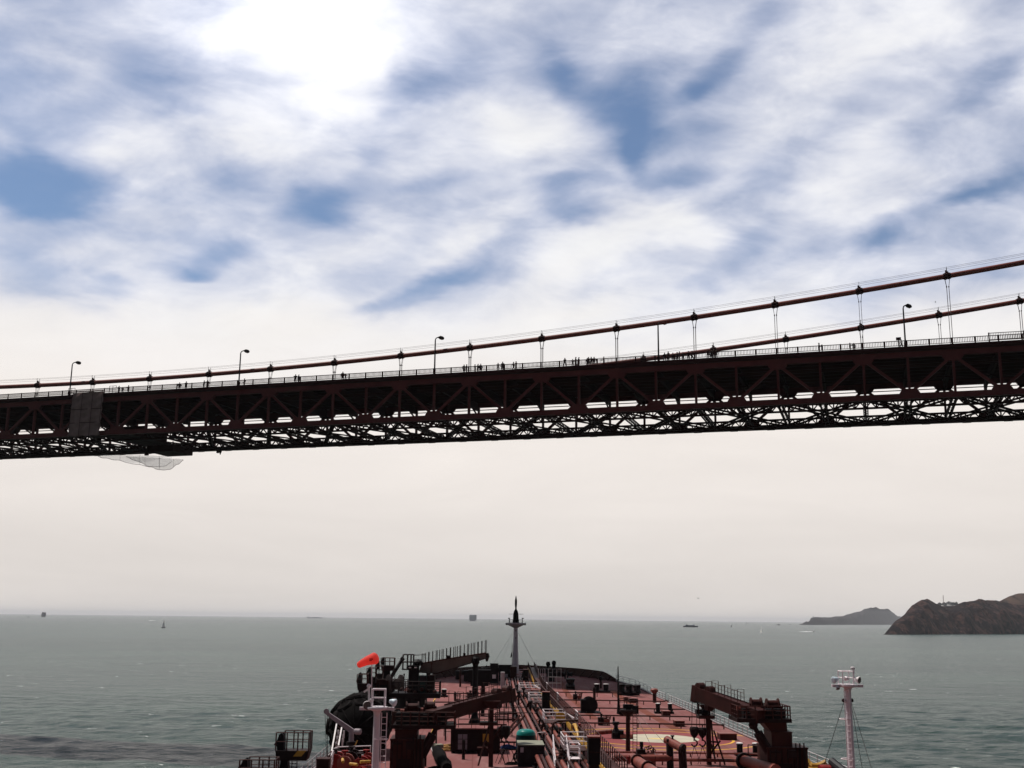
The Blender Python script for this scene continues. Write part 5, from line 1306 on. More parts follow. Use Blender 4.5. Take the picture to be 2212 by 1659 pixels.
# ---- the big black fender with tyre net
def fender():
    c0 = A(772, 1540, 112); R_ = 2.65; c = V(c0.x+.4, 111.5, DECK+R_+.05); Lh = 5.2
    r = thing('rubber_fender', 'huge black rubber fender hung with tyres on the port deck edge', 'fender', V(c.x, c.y, DECK))
    prof = [(.5, -Lh), (1.3, -Lh+.25), (2.0, -Lh+.8), (2.5, -Lh+1.7), (R_, -Lh+2.6), (R_, Lh-2.6), (2.5, Lh-1.7), (2.0, Lh-.8), (1.3, Lh-.25), (.5, Lh)]
    MB().lathe(c, prof, 26, V(0, 1, 0)).build('body', 'rubber', r, smooth=True)
    for row in range(7):
        yy_ = -3.6+row*1.25
        for k in range(9):
            t = 2*math.pi*(k+(row % 2)*.5)/9
            rr = R_+.05 if abs(yy_) < 2.5 else 2.25
            n = V(math.cos(t), -.25 if yy_ < -2.5 else 0, math.sin(t)).normalized(); p = c+V(math.cos(t)*rr, yy_, math.sin(t)*rr)
            if p.z < DECK+.5: continue
            MB().torus(p, .58, .25, n, 14, 7).build('tyre', 'tyre', r, smooth=True)
    mb = MB()
    for k in range(12):
        t = 2*math.pi*(k+.25)/12; mb.path([c+V(math.cos(t)*a*1.03, h, math.sin(t)*a*1.03) for a, h in prof], .07, 4)
    mb.build('chain_net', 'tyre', r)
    mb = MB()
    for y in (-2.8, 2.8): mb.box((c.x, c.y+y, DECK+.3), (4.6, .5, .6))
    mb.build('cradle', 'ship_dark', r)
fender()

# ---- accommodation ladder, small davit, port manifold
def gangway():
    Y = 103.; r = thing('accommodation_ladder', 'white accommodation ladder stowed steeply at the port rail left of the small davit', 'ladder', V(A(725, 1600, Y).x, Y, DECK))
    ends = [((716.5, 1624), (727, 1565)), ((731, 1612), (738, 1573))]
    for n, ((xa, ya), (xb, yb)) in enumerate(ends):
        p, q = A(xa, ya, Y-1), A(xb, yb, Y+2.5); MB().bar(p, q, .12, .2).build('side_rail', 'white_paint', r)
        for t in (.2, .42, .64):
            c = p.lerp(q, t)+V(.3, -.05, 0); MB().boxz(c.x, c.y, c.z-.3, c.z+.35, .14, .12).build('bracket', 'white_paint', r)
    mb = MB(); (xa, ya), (xb, yb) = ends[0]; p, q = A(xa, ya, Y-1), A(xb, yb, Y+2.5); (xa, ya), (xb, yb) = ends[1]; p2, q2 = A(xa, ya, Y-1), A(xb, yb, Y+2.5)
    for k in range(9): t = (k+.5)/9; mb.bar(p.lerp(q, t), p2.lerp(q2, t), .2, .05)
    mb.build('tread', 'ship_brown', r)
gangway()
def small_davit():
    Y = 101.; P = lambda x, y, d=0.: A(x, y, Y+d); b = P(759, 1640); r = thing('provision_davit', 'pale grey davit arm reaching out left over the port rail with two falls', 'davit', V(b.x, Y, DECK))
    MB().path([V(b.x, Y, DECK), P(759, 1602)], .42, 12).build('pedestal', 'ship_dark', r)
    MB().path([P(759, 1602), P(759, 1577)], .22, 12).build('post', 'davit_grey', r)
    p, q = P(763, 1581), P(707, 1541); MB().bar(p, q, .30, .44, UP, .22, .30).build('arm', 'davit_grey', r)
    mb = MB(); mb.tube(P(705, 1537, -.3), P(705, 1537, .3), .24, n=12); mb.build('sheave', 'davit_grey', r)
    MB().lathe(P(766, 1580, -.2), [(.22, 0), (.25, .1), (.25, .55), (.15, .62)], 12, V(.9, -.3, 0)).build('motor', 'davit_grey', r)
    mb = MB(); mb.tube(P(702, 1540), P(706, 1640), .025, n=4); mb.tube(P(706.5, 1541), P(708, 1640), .025, n=4); mb.build('fall', 'ship_dark', r)
    MB().tube(P(772, 1599, -.4), P(764.5, 1617, -.4), .06, n=5).build('lever', 'yellow', r)
small_davit()
def port_manifold():
    r = thing('port_manifold', 'cluster of red and yellow flanged pipe ends at the bottom edge, port side', 'manifold', G(765, 1655, DECK))
    for n, (x, y, mt) in enumerate(((724, 1646, 'valve_red'), (743, 1650, 'pipe_red'), (758, 1640, 'ship_dark'), (790, 1648, 'valve_red'), (776, 1656, 'valve_red'))):
        p = G(x, y, 16.3); MB().lathe(p, [(.62, 0), (.62, .16), (.42, .18), (.42, .9), (.62, .92), (.62, 1.1)], 14, V(.15, 1, .1)).build('pipe_end', mt, r)
        MB().lathe(p+V(0, .4, .4), [(.12, 0), (.1, .5), (.3, .52), (.3, .6)], 10).build('valve', 'valve_red' if n % 2 else 'ship_dark', r)
    for (xa, ya, xb, yb) in ((778, 1646, 800, 1645), (740, 1640, 741, 1646), (756, 1650, 772, 1652)):
        MB().tube(G(xa, ya, 16.8), G(xb, yb, 16.8), .12, n=8).build('yellow_arm', 'yellow', r)
    MB().tube(G(778, 1664, 16.2), G(812, 1660, 16.2), .35, n=10).build('crossover', 'valve_red', r)
    mb = MB(); p = [G(x, y, 16.1) for x, y in ((714, 1664), (720, 1647), (728, 1643), (800, 1640))]; mb.rail(p, 1.1, 1.8, 3, .05); mb.build('handrail', 'rail_white', r)
    p = G(698, 1672, 16); r2 = thing('deck_box', 'dark box at the port rail in the bottom left corner of the deck', 'box', V(p.x, p.y, DECK)); MB().boxz(p.x, p.y, DECK, A(698, 1639, p.y).z, .95, 1.2).build('body', 'ship_dark', r2); MB().box((p.x, p.y, A(698, 1639, p.y).z+.03), (1.05, 1.3, .07)).build('lid', 'ship_brown', r2)
port_manifold()

# ---- white light masts, windsock
def lamp_part(c, aim, rad, mat_b, mat_f, r):
    a = V(*aim).normalized(); o = MB().lathe(c, [(rad*.45, -.55*rad/.35), (rad*.75, -.3*rad/.35), (rad, 0), (rad*.95, .05)], 14, a).build('flood_lamp', mat_b, r, smooth=True)
    MB().lathe(c+a*.05, [(rad*.93, 0), (rad*.6, .03)], 14, a).build('lens', mat_f, o); return o
def white_mast(label, Y, x, yp, pw, lamps, railpts, right):
    P = lambda xx, yy, d=0.: A(xx, yy, Y+d); k = m_(1, Y); t = P(x, yp); zd = dz(min(CLX+22, max(CLX-22, t.x)), Y); b = V(t.x, Y, zd)
    r = thing('light_mast', label, 'mast', b, 'white flood light masts at the sides of the deck')
    MB().path([b, V(t.x, Y, (t.z+zd)/2), t], [pw*k*.5*1.1, pw*k*.5, pw*k*.47], 16).build('pole', 'mast_white', r, smooth=True)
    mb = MB(); mb.lathe(t-UP*.55, [(pw*k*.5, 0), (pw*k*.8, .35), (.95, .5), (.95, .62)], 16, UP, .75); mb.bar(t+V(-1.2, 0, -.05), t+V(1.15, 0, -.05), .3, .2); mb.build('platform', 'mast_white', r)
    fz = t.z+.08; x0, x1 = P(railpts[0], yp).x, P(railpts[1], yp).x; h = P(x, railpts[2]).z-fz
    mb = MB(); q = [V(x0, Y-.45, fz), V(x1, Y-.45, fz), V(x1, Y+.6, fz), V(x0, Y+.6, fz)]; mb.rail(q, h, .95, 2, .04, .04, closed=True); mb.build('platform_rail', 'rail_white', r)
    for (lx, ly, rad, aim, mb_, mf) in lamps: lamp_part(P(lx, ly, -.3), aim, rad*k, mb_, mf, r)
    mb = MB(); lx = t.x+(.5 if not right else -.25)*1; yy_ = Y-(.1 if not right else .42)
    for s in (-.18, .18): mb.tube(V(lx+s, yy_, zd), V(lx+s, yy_, t.z-.3), .03, n=4)
    n = int((t.z-zd)/.42)
    for q in range(n): mb.tube(V(lx-.18, yy_, zd+.42*q+.2), V(lx+.18, yy_, zd+.42*q+.2), .025, n=4)
    mb.build('ladder', 'rail_white', r)
    mb = MB()
    for fr in (.35, .7): z = zd+(t.z-zd)*fr; mb.torus(V(t.x+(.35 if not right else -.4), Y-.25, z), .42, .035, UP, 14, 5)
    mb.build('ladder_hoop', 'rail_white', r)
    return r, t, k, P
wm, t, k, P = white_mast('white light mast at lower left carrying the windsock pole', 79.0, 815, 1529, 14.0,
    [(794, 1524, 9.3, (-.1, -1, -.2), 'white_paint', 'glass_dark'), (853, 1518, 7.5, (.9, -.35, -.25), 'lamp_blue', 'lamp_blue'), (803, 1512, 4.2, (.3, 1, 0), 'white_paint', 'glass_dark')], (803, 831, 1489), False)
MB().path([P(797, 1529, .1), P(797, 1486, .1)], .07, 6).build('bell_post', 'white_paint', wm); MB().ball(P(797, 1482, .1), .15, 10).build('signal_ball', 'white_paint', wm); MB().bar(P(786, 1495, .1), P(797, 1487, .1), .1, .12).build('bell_arm', 'white_paint', wm)
wm, t, k, P = white_mast('white light mast at lower right with stay wires down to the deck', 86.0, 1831, 1480, 13.0,
    [(1801, 1469, 7.0, (-.9, -.35, -.2), 'lamp_blue', 'lamp_blue'), (1855.5, 1469, 7.2, (.75, -.8, -.15), 'white_paint', 'glass_dark'), (1827, 1466, 5.0, (-.2, 1, 0), 'rail_white', 'glass_dark'), (1810, 1487, 4.2, (.1, -.6, -.8), 'rail_grey', 'glass_dark')], (1817, 1840, 1450), True)
MB().path([P(1844, 1478), P(1844, 1447)], .06, 6).build('post', 'rail_white', wm); MB().ball(P(1842, 1443.5), .17, 10, (1.15, 1, .8)).build('signal_ball', 'rail_grey', wm)
mb = MB()
for (xa, ya, xb, yb, d) in ((1823, 1516, 1781, 1650, 2), (1838, 1516, 1863, 1662, 0), (1839, 1516, 1884, 1664, -3)): mb.tube(P(xa, ya), A(xb, yb, 86+d), .02, n=4); mb.ball(P(xa+(-1 if xa < 1830 else 1), ya-3), .15, 8)
mb.build('stay', 'ship_dark', wm)
def windsock():
    Y = 79.2; P = lambda x, y, d=0.: A(x, y, Y+d); k = m_(1, Y); r = thing('windsock', 'bright red orange windsock streaming left on a thin pole', 'windsock', P(802, 1519))
    MB().path([P(802.3, 1527), P(803, 1470), P(803.4, 1428)], .035, 6).build('pole', 'rail_white', r)
    mb = MB(); big = P(809.5, 1422.3, -.1); sm = P(775.5, 1436.3, .3); n = 9; pts = []; rs = []
    for j in range(n):
        t = j/(n-1); pts.append(big.lerp(sm, t)-UP*.12*math.sin(math.pi*t)*-.4); rs.append((11.8+(6.2-11.8)*t**.9)*k*(1+.03*math.sin(j*2.3)))
    bd_ = (big-sm).normalized(); sd_ = (sm-big).normalized()
    for o_, f_ in ((.10, .93), (.18, .72), (.22, .45)): pts.insert(0, big+bd_*o_); rs.insert(0, 11.8*k*f_)
    for o_, f_ in ((.05, .9), (.09, .65)): pts.append(sm+sd_*o_); rs.append(6.2*k*f_)
    mb.path(pts, rs, 18); mb.build('sleeve', 'orange_fabric', r, smooth=True)
    d = (sm-big).normalized(); mb = MB(); c = P(802.5, 1424.8); q = V(c.x, big.y-11.0*k*.93-.02, c.z)
    mb.box(q+V(.02, 0, .05), (.24, .05, .07)); mb.box(q+V(-.02, 0, -.05), (.17, .05, .06)); mb.build('mark', 'sock_mark', r)
windsock()

# ---- deck house, container, covered drum, loose gear
def house():
    X, Y = D_(1027, 1628); P = lambda x, y, d=0.: A(x, y, Y+d); a, b = P(974, 1575), P(1080, 1628); r = thing('deck_house', 'low dark deck house with a pale panelled door, left of the dark container', 'deck house', V((a.x+b.x)/2, Y, DECK))
    MB().boxz((a.x+b.x)/2, Y+1.6, DECK+.3, a.z, b.x-a.x, 3.2).build('wall', 'ship_dark', r); MB().box(((a.x+b.x)/2, Y+1.6, a.z+.05), ((b.x-a.x)*1.03, 3.4, .1)).build('roof', 'deck_red', r)
    d = [P(989.5, 1586, -.04), P(1009, 1619, -.04)]; w = d[1].x-d[0].x; h = d[0].z-d[1].z; dr = MB().box(((d[0].x+d[1].x)/2, Y-.03, (d[0].z+d[1].z)/2), (w, .07, h)).build('door', 'door_pale', r)
    mb = MB()
    for t in (.36, .68): mb.box(((d[0].x+d[1].x)/2, Y-.07, d[1].z+h*t), (w, .03, .05))
    mb.box(((d[0].x+d[1].x)/2, Y-.07, (d[0].z+d[1].z)/2), (.05, .034, h)); mb.build('door_frame', 'ship_dark', dr)
    c = P(1050, 1594, -.03); MB().box((c.x, Y-.03, c.z), (.65, .05, .75)).build('notice_panel', 'yellow', r)
    mb = MB()
    for x in (978, 1010, 1040, 1076): p = P(x, 1628); mb.boxz(p.x, Y+.5, DECK, DECK+.3, .3, .4); mb.boxz(p.x, Y+2.6, DECK, DECK+.3, .3, .4)
    mb.build('foot', 'ship_black', r)
    mb = MB(); mb.rail([V(P(1075, 1575).x, Y+.3, a.z+.1), V(P(990, 1575).x, Y+.3, a.z+.1)], .8, 1.2, 2, .03); mb.build('roof_rail', 'ship_brown', r)
    X, Y = D_(1001, 1641); r = thing('mooring_post', 'plain dark post standing before the pale door of the deck house', 'post', V(X, Y, DECK)); MB().path([V(X, Y, DECK), V(X, Y, A(1001, 1598, Y).z)], .15, 10).build('post', 'ship_dark', r); MB().lathe(V(X, Y, DECK), [(.3, 0), (.3, .08), (.16, .1)], 10).build('foot', 'ship_dark', r)
    X, Y = D_(1043, 1633); r = thing('tool_chest', 'small dark chest beside the port boom rest', 'chest', V(X, Y, DECK)); MB().boxz(X, Y, DECK, A(1043, 1616, Y).z, 1.0, .8).build('body', 'ship_dark', r); MB().box((X, Y, A(1043, 1616, Y).z+.04), (1.1, .9, .08)).build('lid', 'ship_brown', r)
house()
def container():
    X, Y = D_(1147.5, 1657); P = lambda x, y, d=0.: A(x, y, Y+d); a, b = P(1119.5, 1609), P(1176, 1657); D0 = G(1147, 1599.5, a.z).y-Y; r = thing('container', 'dark container with a pale greenish top standing near the catwalk', 'container', V(X, Y, DECK))
    w = b.x-a.x; cx = (a.x+b.x)/2; MB().boxz(cx, Y+D0/2, DECK+.08, a.z-.06, w, D0).build('body', 'container_dark', r)
    MB().box((cx, Y+D0/2, a.z-.02), (w*1.01, D0*1.01, .08)).build('top', 'container_top', r)
    mb = MB()
    for k in range(13): mb.boxz(a.x+w*(k+.5)/13, Y-.02, DECK+.25, a.z-.25, .07, .06)
    for z in (DECK+.15, a.z-.14): mb.box((cx, Y-.03, z), (w, .08, .16))
    for x in (a.x+.06, b.x-.06): mb.boxz(x, Y-.035, DECK+.08, a.z-.06, .14, .09)
    mb.build('ribs', 'container_dark', r)
    for x, y, ww, hh in ((1127.5, 1620, .28, .42), (1168, 1634, .42, .36)): p = P(x, y, -.08); MB().box((p.x, Y-.085, p.z), (ww, .02, hh)).build('notice', 'label_grey', r)
    X, Y = D_(1135, 1633); Y = 107.6; p = A(1136, 1600, Y); t = A(1136, 1575, Y); rad = m_(20, Y); r = thing('covered_drum', 'big round drum under a glossy teal cover, right behind the dark container', 'drum', V(p.x, Y, DECK)); h = t.z-DECK
    MB().lathe(V(p.x, Y, DECK), [(rad*1.04, 0), (rad*1.02, h*.35), (rad*.99, h*.7), (rad*.93, h*.86)], 24).build('body', 'teal_dark', r, smooth=True)
    MB().lathe(V(p.x, Y, DECK+h*.82), [(rad*.97, 0), (rad*.94, h*.05), (rad*.86, h*.11), (rad*.7, h*.155), (rad*.4, h*.18), (.05, h*.185)], 24).build('cover', 'teal_cover', r, smooth=True)
    p = G(1170, 1601, 16.3); r = thing('handrail', 'small white hoop handrail right of the teal covered drum', 'railing', V(p.x, p.y, DECK)); q = V(p.x, p.y, DECK); MB().path([q+V(-.4, 0, .2), q+V(-.4, 0, 1.9), q+V(.35, 0, 1.95), q+V(.4, 0, 1.85), q+V(.4, 0, .2)], .05, 6).build('hoop', 'rail_white', r)
container()
def loose():
    X, Y = D_(1097, 1650); P = lambda x, y: A(x, y, Y); r = thing('trestle_table', 'folding trestle with a heap of blue rope on it', 'trestle', V(X, Y, DECK)); mb = MB(); z = P(1097, 1619).z
    for s in (-.55, .55):
        mb.tube(V(X+s-.35, Y-.3, DECK), V(X+s+.25, Y+.2, z), .035, n=5); mb.tube(V(X+s+.35, Y-.3, DECK), V(X+s-.25, Y+.2, z), .035, n=5)
    mb.build('legs', 'ship_dark', r); MB().box((X, Y, z), (1.5, .7, .06)).build('top', 'ship_brown', r)
    rr = random.Random(2); mb = MB(); pts = []
    for k in range(60): t = k*.75; a = .25+.3*rr.random(); pts.append(V(X+.75*math.cos(t)*a*1.9, Y+.3*math.sin(t)*a*1.6, z+.08+.35*rr.random()*(1-abs(math.cos(t))*a)))
    r2 = thing('blue_rope', 'tangled heap of blue rope on the folding trestle', 'rope', V(X, Y, z+.03)); mb.path(pts, .06, 5); mb.build('rope', 'blue_rope', r2)
    X, Y = D_(1120, 1651); r = thing('cable_reel', 'messy coil of dark cables left of the container', 'cable', V(X, Y, DECK)); mb = MB()
    for k in range(7): mb.torus((X-.15+.12*k, Y-.2+.08*(k % 3), DECK+.65+.1*math.sin(k*2)), .42+.12*math.sin(k*1.7), .05, V(.5+.3*math.sin(k), .6, .2*math.cos(k*3)), 16, 5)
    mb.torus((X-.7, Y-.4, DECK+.12), .55, .06); mb.torus((X-.6, Y-.3, DECK+.22), .45, .06); mb.build('coil', 'tyre', r)
    p = [G(x, y, DECK+.75) for x, y in ((938, 1612), (944, 1622), (950, 1632), (955, 1643), (962, 1652), (966, 1660))]; r = thing('hose_bundle', 'fat black rubber hose with white stripes lying on the port deck', 'hose', p[2]-UP*.75)
    MB().path(p, [.3, .5, .58, .5, .55, .42], 12).build('hose', 'rubber', r, smooth=True)
    MB().path([q+V(-.2, -.4, .22) for q in p[2:5]], .08, 5).build('stripe', 'rail_white', r); MB().path([q+V(-.42, -.22, .08) for q in p[:3]], .07, 5).build('lashing', 'rail_grey', r); MB().box(p[1]+V(.15, 0, .45), (.7, .7, .3), Matrix.Rotation(.4, 3, 'Z')).build('pad', 'container_top', r)
    q = [G(x, y, DECK+.18) for x, y in ((967, 1653), (955, 1658), (935, 1660), (915, 1666))]; r = thing('hose_tail', 'black hose end curling away at the bottom edge by the port crane', 'hose', q[0]); MB().path(q, .2, 8).build('hose', 'rubber', r, smooth=True)
    X, Y = D_(967, 1622); r = thing('rope_coil', 'coil of yellow rope beside the deck house', 'rope', V(X, Y, DECK)); mb = MB()
    for k in range(6): mb.torus((X+.1*math.sin(k*2), Y+.1*math.cos(k*3), DECK+.12+.11*k), .62-.05*k, .06, V(.12*math.sin(k), .1, 1), 16, 5)
    mb.build('coil', 'yellow_rope', r)
    for x, y, hh, lb in ((919, 1656, 1.6, 'thin dark post beside the port crane base'), (942, 1607, 2.2, 'tall thin pipe post left of the rubber hose'), (962, 1600, 2.1, 'thin pipe post above the yellow rope coil')):
        X, Y = D_(x, y); r = thing('pipe_post', lb, 'post', V(X, Y, DECK), 'thin posts on the port deck'); MB().path([V(X, Y, DECK), V(X, Y, DECK+hh)], .09, 7).build('post', 'ship_dark', r); MB().lathe(V(X, Y, DECK), [(.2, 0), (.2, .06)], 8).build('foot', 'ship_dark', r)
    # low panel and rails on the port deck
    a = A(970, 1510, 150); b = A(988, 1510, 150); z = dz(a.x, 150); r = thing('spray_panel', 'low pinkish steel panel with a rail on the port deck', 'panel', V(a.x, 150, z)); MB().box(((a.x+b.x)/2, 150, z+.75), (b.x-a.x, .1, .9)).build('panel', 'deck_red', r); mb = MB(); mb.rail([V(a.x, 150.2, z), V(b.x+4.2, 150.2, z)], 1.1, 1.2, 2, .04); mb.build('rail', 'ship_brown', r)
    a = A(960, 1548, 128); z = DECK; r = thing('deck_rail', 'free standing brown rail on the port deck behind the deck house', 'railing', V(a.x, 128, z)); mb = MB(); mb.rail([V(a.x, 128, z), V(a.x+7.5, 128, z)], 1.1, 1.5, 2, .045); mb.build('rail', 'ship_brown', r)
loose()

# ---- more port deck and pipe run gear
def clutter():
    for n, (x, y, hh, lb) in enumerate(((1108, 1560, 3.4, 'tall dark post left of the pipe rack behind the teal drum'), (1120, 1541, 3.0, 'dark post left of the pipe rack near the widest white platform'), (1094, 1531, 2.6, 'dark post under the port crane boom tip'),
                                       (1131, 1527, 2.8, 'dark post left of the middle dark locker'), (1117, 1512, 2.4, 'dark post behind the port crane boom tip'), (1100, 1500, 2.2, 'dark post beside the small white ladder frame'), (1146, 1551, 2.2, 'dark post hard against the pipe rack'))):
        X, Y = D_(x, y); r = thing('stand_pipe', lb, 'stand pipe', V(X, Y, DECK), 'stand pipes left of the pipe rack'); MB().path([V(X, Y, DECK), V(X, Y, DECK+hh)], .13, 7).build('pipe', 'ship_dark', r)
        mb = MB(); mb.lathe(V(X, Y, DECK+hh-.3), [(.14, 0), (.28, .05), (.28, .3), (.1, .4)], 8); mb.build('cap', 'ship_black', r); MB().torus(V(X+.2, Y-.1, DECK+hh*.55), .24, .045, V(.4, 1, .2), 10, 5).build('handwheel', 'ship_brown', r)
    for n, (x0, x1, y, hh, lb) in enumerate(((1070, 1150, 1562, 1.15, 'long dark cross rail behind the teal drum'), (1078, 1138, 1548, 1.1, 'dark cross rail just behind the long one'), (1086, 1140, 1522, 1.1, 'dark cross rail beneath the port crane boom tip'), (1040, 1106, 1512, 1.05, 'dark cross rail seen just above the port crane boom'), (985, 1050, 1520, 1.05, 'dark rail on the port deck beyond the port crane boom'))):
        a = G(x0, y, DECK); b = G(x1, y, DECK); r = thing('cross_rail', lb, 'railing', V(a.x, a.y, DECK), 'dark rails across the port deck'); mb = MB(); mb.rail([V(a.x, a.y, dz(a.x, a.y)), V(b.x, a.y, dz(b.x, a.y))], hh, 1.6, 2, .05, .06); mb.build('rail', 'ship_dark', r)
        mb = MB(); mb.path([V(a.x, a.y+.6, DECK+.4), V(b.x, a.y+.6, DECK+.4)], .15, 7); mb.build('pipe', 'ship_brown', r)
    p, q = G(1096, 1585, DECK+.2), A(1128, 1546, 122); r = thing('ramp_brace', 'slanting dark ladder beam left of the pipe rack behind the teal drum', 'ladder', V(p.x, p.y, DECK)); mb = MB()
    for s in (-.25, .25): mb.bar(p+V(s, 0, 0), V(q.x+s, q.y, q.z), .1, .22)
    mb.build('rail', 'ship_brown', r); mb = MB()
    for k in range(10): t = (k+.5)/10; c = p.lerp(q, t); mb.box(c, (.5, .2, .04))
    mb.build('step', 'ship_dark', r)
    rr = random.Random(12)
    for n, (x, y) in enumerate(((1172, 1622), (1163, 1588), (1158, 1560), (1152, 1540), (1147, 1522), (1140, 1508), (1136, 1494), (1131, 1484))):
        X, Y = D_(x, y); r = thing('valve_stand', ('dark valve stand along the left edge of the pipe rack, '+['nearest, right of the container', 'beside the teal drum', 'just behind the teal drum', 'level with the widest platform', 'behind the widest platform', 'beside the middle dark locker', 'behind the middle dark locker', 'farthest towards the bow'][n]), 'valve', V(X, Y, dz(X, Y)), 'valve stands along the pipe rack')
        z = dz(X, Y); mb = MB(); mb.boxz(X, Y, z, z+.7+.3*rr.random(), .7, .8); mb.lathe(V(X+.1, Y, z+.8), [(.2, 0), (.34, .06), (.34, .3), (.12, .35), (.1, .8)], 8); mb.build('body', 'ship_black' if n % 2 else 'ship_dark', r); MB().torus(V(X+.1, Y, z+1.55), .3, .05, V(.2, .6, 1), 12, 5).build('handwheel', 'ship_brown', r)
clutter()
# ------------------------------------------------------------------ headlands, ships and boats, birds
def rock_mat(name, c1, c2, c3, sc):
    m = bpy.data.materials.new(name); m.use_nodes = True
    global nt, N, L
    nt = m.node_tree; N = nt.nodes; L = nt.links; b = N['Principled BSDF']; t = node('ShaderNodeTexCoord').outputs['Object']
    a = noise(t, sc, 8, .65, .4); st = node('ShaderNodeMapping'); st.inputs['Scale'].default_value = (1, 1, .4); L.new(t, st.inputs[0]); g = noise(st.outputs[0], sc*2.6, 9, .72, .5)
    c = mixc(maprange(a, .44, .60, 0, 1), (*c1, 1), (*c2, 1)); c = mixc(maprange(g, .47, .60, 0, .9), c, (*c3, 1))
    L.new(c, b.inputs['Base Color']); b.inputs['Roughness'].default_value = .95; b.inputs['Specular IOR Level'].default_value = .1
    bp = node('ShaderNodeBump'); bp.inputs['Distance'].default_value = 14; bp.inputs['Strength'].default_value = .8; L.new(g, bp.inputs['Height']); L.new(bp.outputs[0], b.inputs['Normal']); bp.inputs['Strength'].default_value = 1; bp.inputs['Distance'].default_value = 30; MATS[name] = m
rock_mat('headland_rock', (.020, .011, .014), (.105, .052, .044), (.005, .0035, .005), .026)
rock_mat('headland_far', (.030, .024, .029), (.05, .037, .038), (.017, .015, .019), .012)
rock_mat('hill_grass', (.075, .042, .03), (.10, .06, .042), (.03, .02, .017), .006)
from mathutils import noise as mnoise
def headland(name, label, mat, prof, y_water, depth, slope_pow, rough, step, base_dx=0., kind='structure', cat_=None, seed=0.):
    xs = []; x = prof[0][0]
    while x <= prof[-1][0]: xs.append(x); x += step
    def top(x):
        for (a, ya), (b, yb) in zip(prof, prof[1:]):
            if a <= x <= b: t = (x-a)/(b-a); return ya+(yb-ya)*t
        return prof[-1][1]
    mb = MB(); nv = 60
    for x in xs:
        yw = y_water(x); s0 = G(x, yw, 0); Yr = s0.y+depth(x); rp = A(x, top(x), Yr); H = max(.4, rp.z)
        for j in range(nv+1):
            t = j/nv
            if t <= .62:
                u = t/.62; Y = s0.y+(Yr-s0.y)*u; px = rp.x*(Y/Yr) if False else s0.x+(rp.x-s0.x)*u
                z = H*(1-(1-u)**slope_pow)
                n = mnoise.fractal(V(px*rough+seed, Y*rough*.6, seed), .9, 2.1, 6); n2 = abs(mnoise.noise(V(px*rough*.9+3+seed, Y*rough*.15, 7)))
                z += H*(.24*n-.42*n2+.11+.30*mnoise.noise(V(px*rough*1.1+5, Y*rough*.8, 11+seed))+.16*mnoise.noise(V(px*rough*3.1, Y*rough*2.0, 3+seed))+.08*mnoise.noise(V(px*rough*8, Y*rough*5, 2)))*math.sin(math.pi*u)**.6
                z = min(z, H*(.35+.65*u)+4) if u > .3 else z
                dY = 0
            else:
                u = (t-.62)/.38; Y = Yr+depth(x)*2.2*u; px = rp.x*(Y/Yr); z = H*(1-u)**1.2
                z *= 1-.12*u
            zz = max(z, -2 if j in (0, nv) else .2)
            if j == 0: zz = -2
            mb.v.append(V(px, Y, zz))
    for a in range(len(xs)-1):
        for j in range(nv): q = a*(nv+1)+j; mb.f.append((q, q+nv+1, q+nv+2, q+1))
    o = mb.build(name, mat, None, smooth=True, origin=(A(xs[0], top(xs[0]), 3000).x, G(xs[0], y_water(xs[0]), 0).y, 0)); tag(o, label, cat_, None, kind); return o
NEAR = [(1909.6, 1370.6), (1918, 1361), (1928, 1348.4), (1938, 1340), (1948.7, 1332), (1956, 1325), (1963.5, 1315.9), (1970, 1308), (1976.8, 1302.6), (1984, 1299), (1991.6, 1297.6), (1997, 1297), (2003.4, 1296), (2008, 1297.5), (2013.7, 1301), (2022, 1303.5), (2030, 1307),
        (2038, 1311), (2046, 1313.5), (2054, 1312), (2062.5, 1308.5), (2071, 1303), (2080, 1299), (2092, 1298.6), (2103.8, 1297.9), (2112, 1295.2), (2117, 1294.3), (2122, 1295), (2129, 1296.9), (2143.7, 1296.7), (2150, 1298), (2158, 1300), (2175, 1303), (2200, 1306), (2240, 1310)]
headland('headland', 'steep brown rocky headland nearest on the right', 'headland_rock', NEAR, lambda x: 1371-.004*(x-1910), lambda x: 30+210*min(1, (x-1905)/70)**.8, 2.4, .011, .8)
HILL = [(2135, 1312), (2150, 1303), (2155.5, 1299.6), (2166, 1294), (2177.7, 1288.6), (2185, 1285), (2192.5, 1282.7), (2202, 1281.4), (2212, 1281), (2240, 1278), (2290, 1276), (2340, 1284)]
headland('hill', 'smooth grassy brown hill behind the headland at the right edge', 'hill_grass', HILL, lambda x: 1364.5, lambda x: 320, 1.6, .004, 3, seed=9.)
BON = [(1724.5, 1350), (1733, 1347), (1739, 1343.5), (1742, 1342.5), (1746, 1343.5), (1749.5, 1340), (1751, 1335), (1756, 1333.2), (1768, 1333.6), (1783, 1333.6), (1796, 1333.5), (1805, 1331.8), (1814, 1331.8), (1820, 1331), (1834, 1326), (1848, 1322.5), (1859, 1320.4), (1866, 1316.5), (1876, 1313.4),
       (1886, 1312.3), (1893, 1311.6), (1899, 1315.2), (1906, 1316.2), (1912, 1315.2), (1919, 1315.6), (1924, 1319), (1929, 1323.6), (1934, 1327), (1939, 1331), (1946, 1331.8), (1960, 1331.8), (1990, 1330), (2020, 1334)]
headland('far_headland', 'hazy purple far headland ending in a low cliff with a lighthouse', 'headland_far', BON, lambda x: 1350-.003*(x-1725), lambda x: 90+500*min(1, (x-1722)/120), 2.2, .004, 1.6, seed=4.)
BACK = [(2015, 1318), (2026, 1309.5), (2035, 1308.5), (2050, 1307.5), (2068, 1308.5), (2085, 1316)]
headland('back_hill', 'small blue grey hill in the notch behind the headland', 'headland_far', BACK, lambda x: 1358.5, lambda x: 220, 1.6, .004, 2.5, seed=14.)
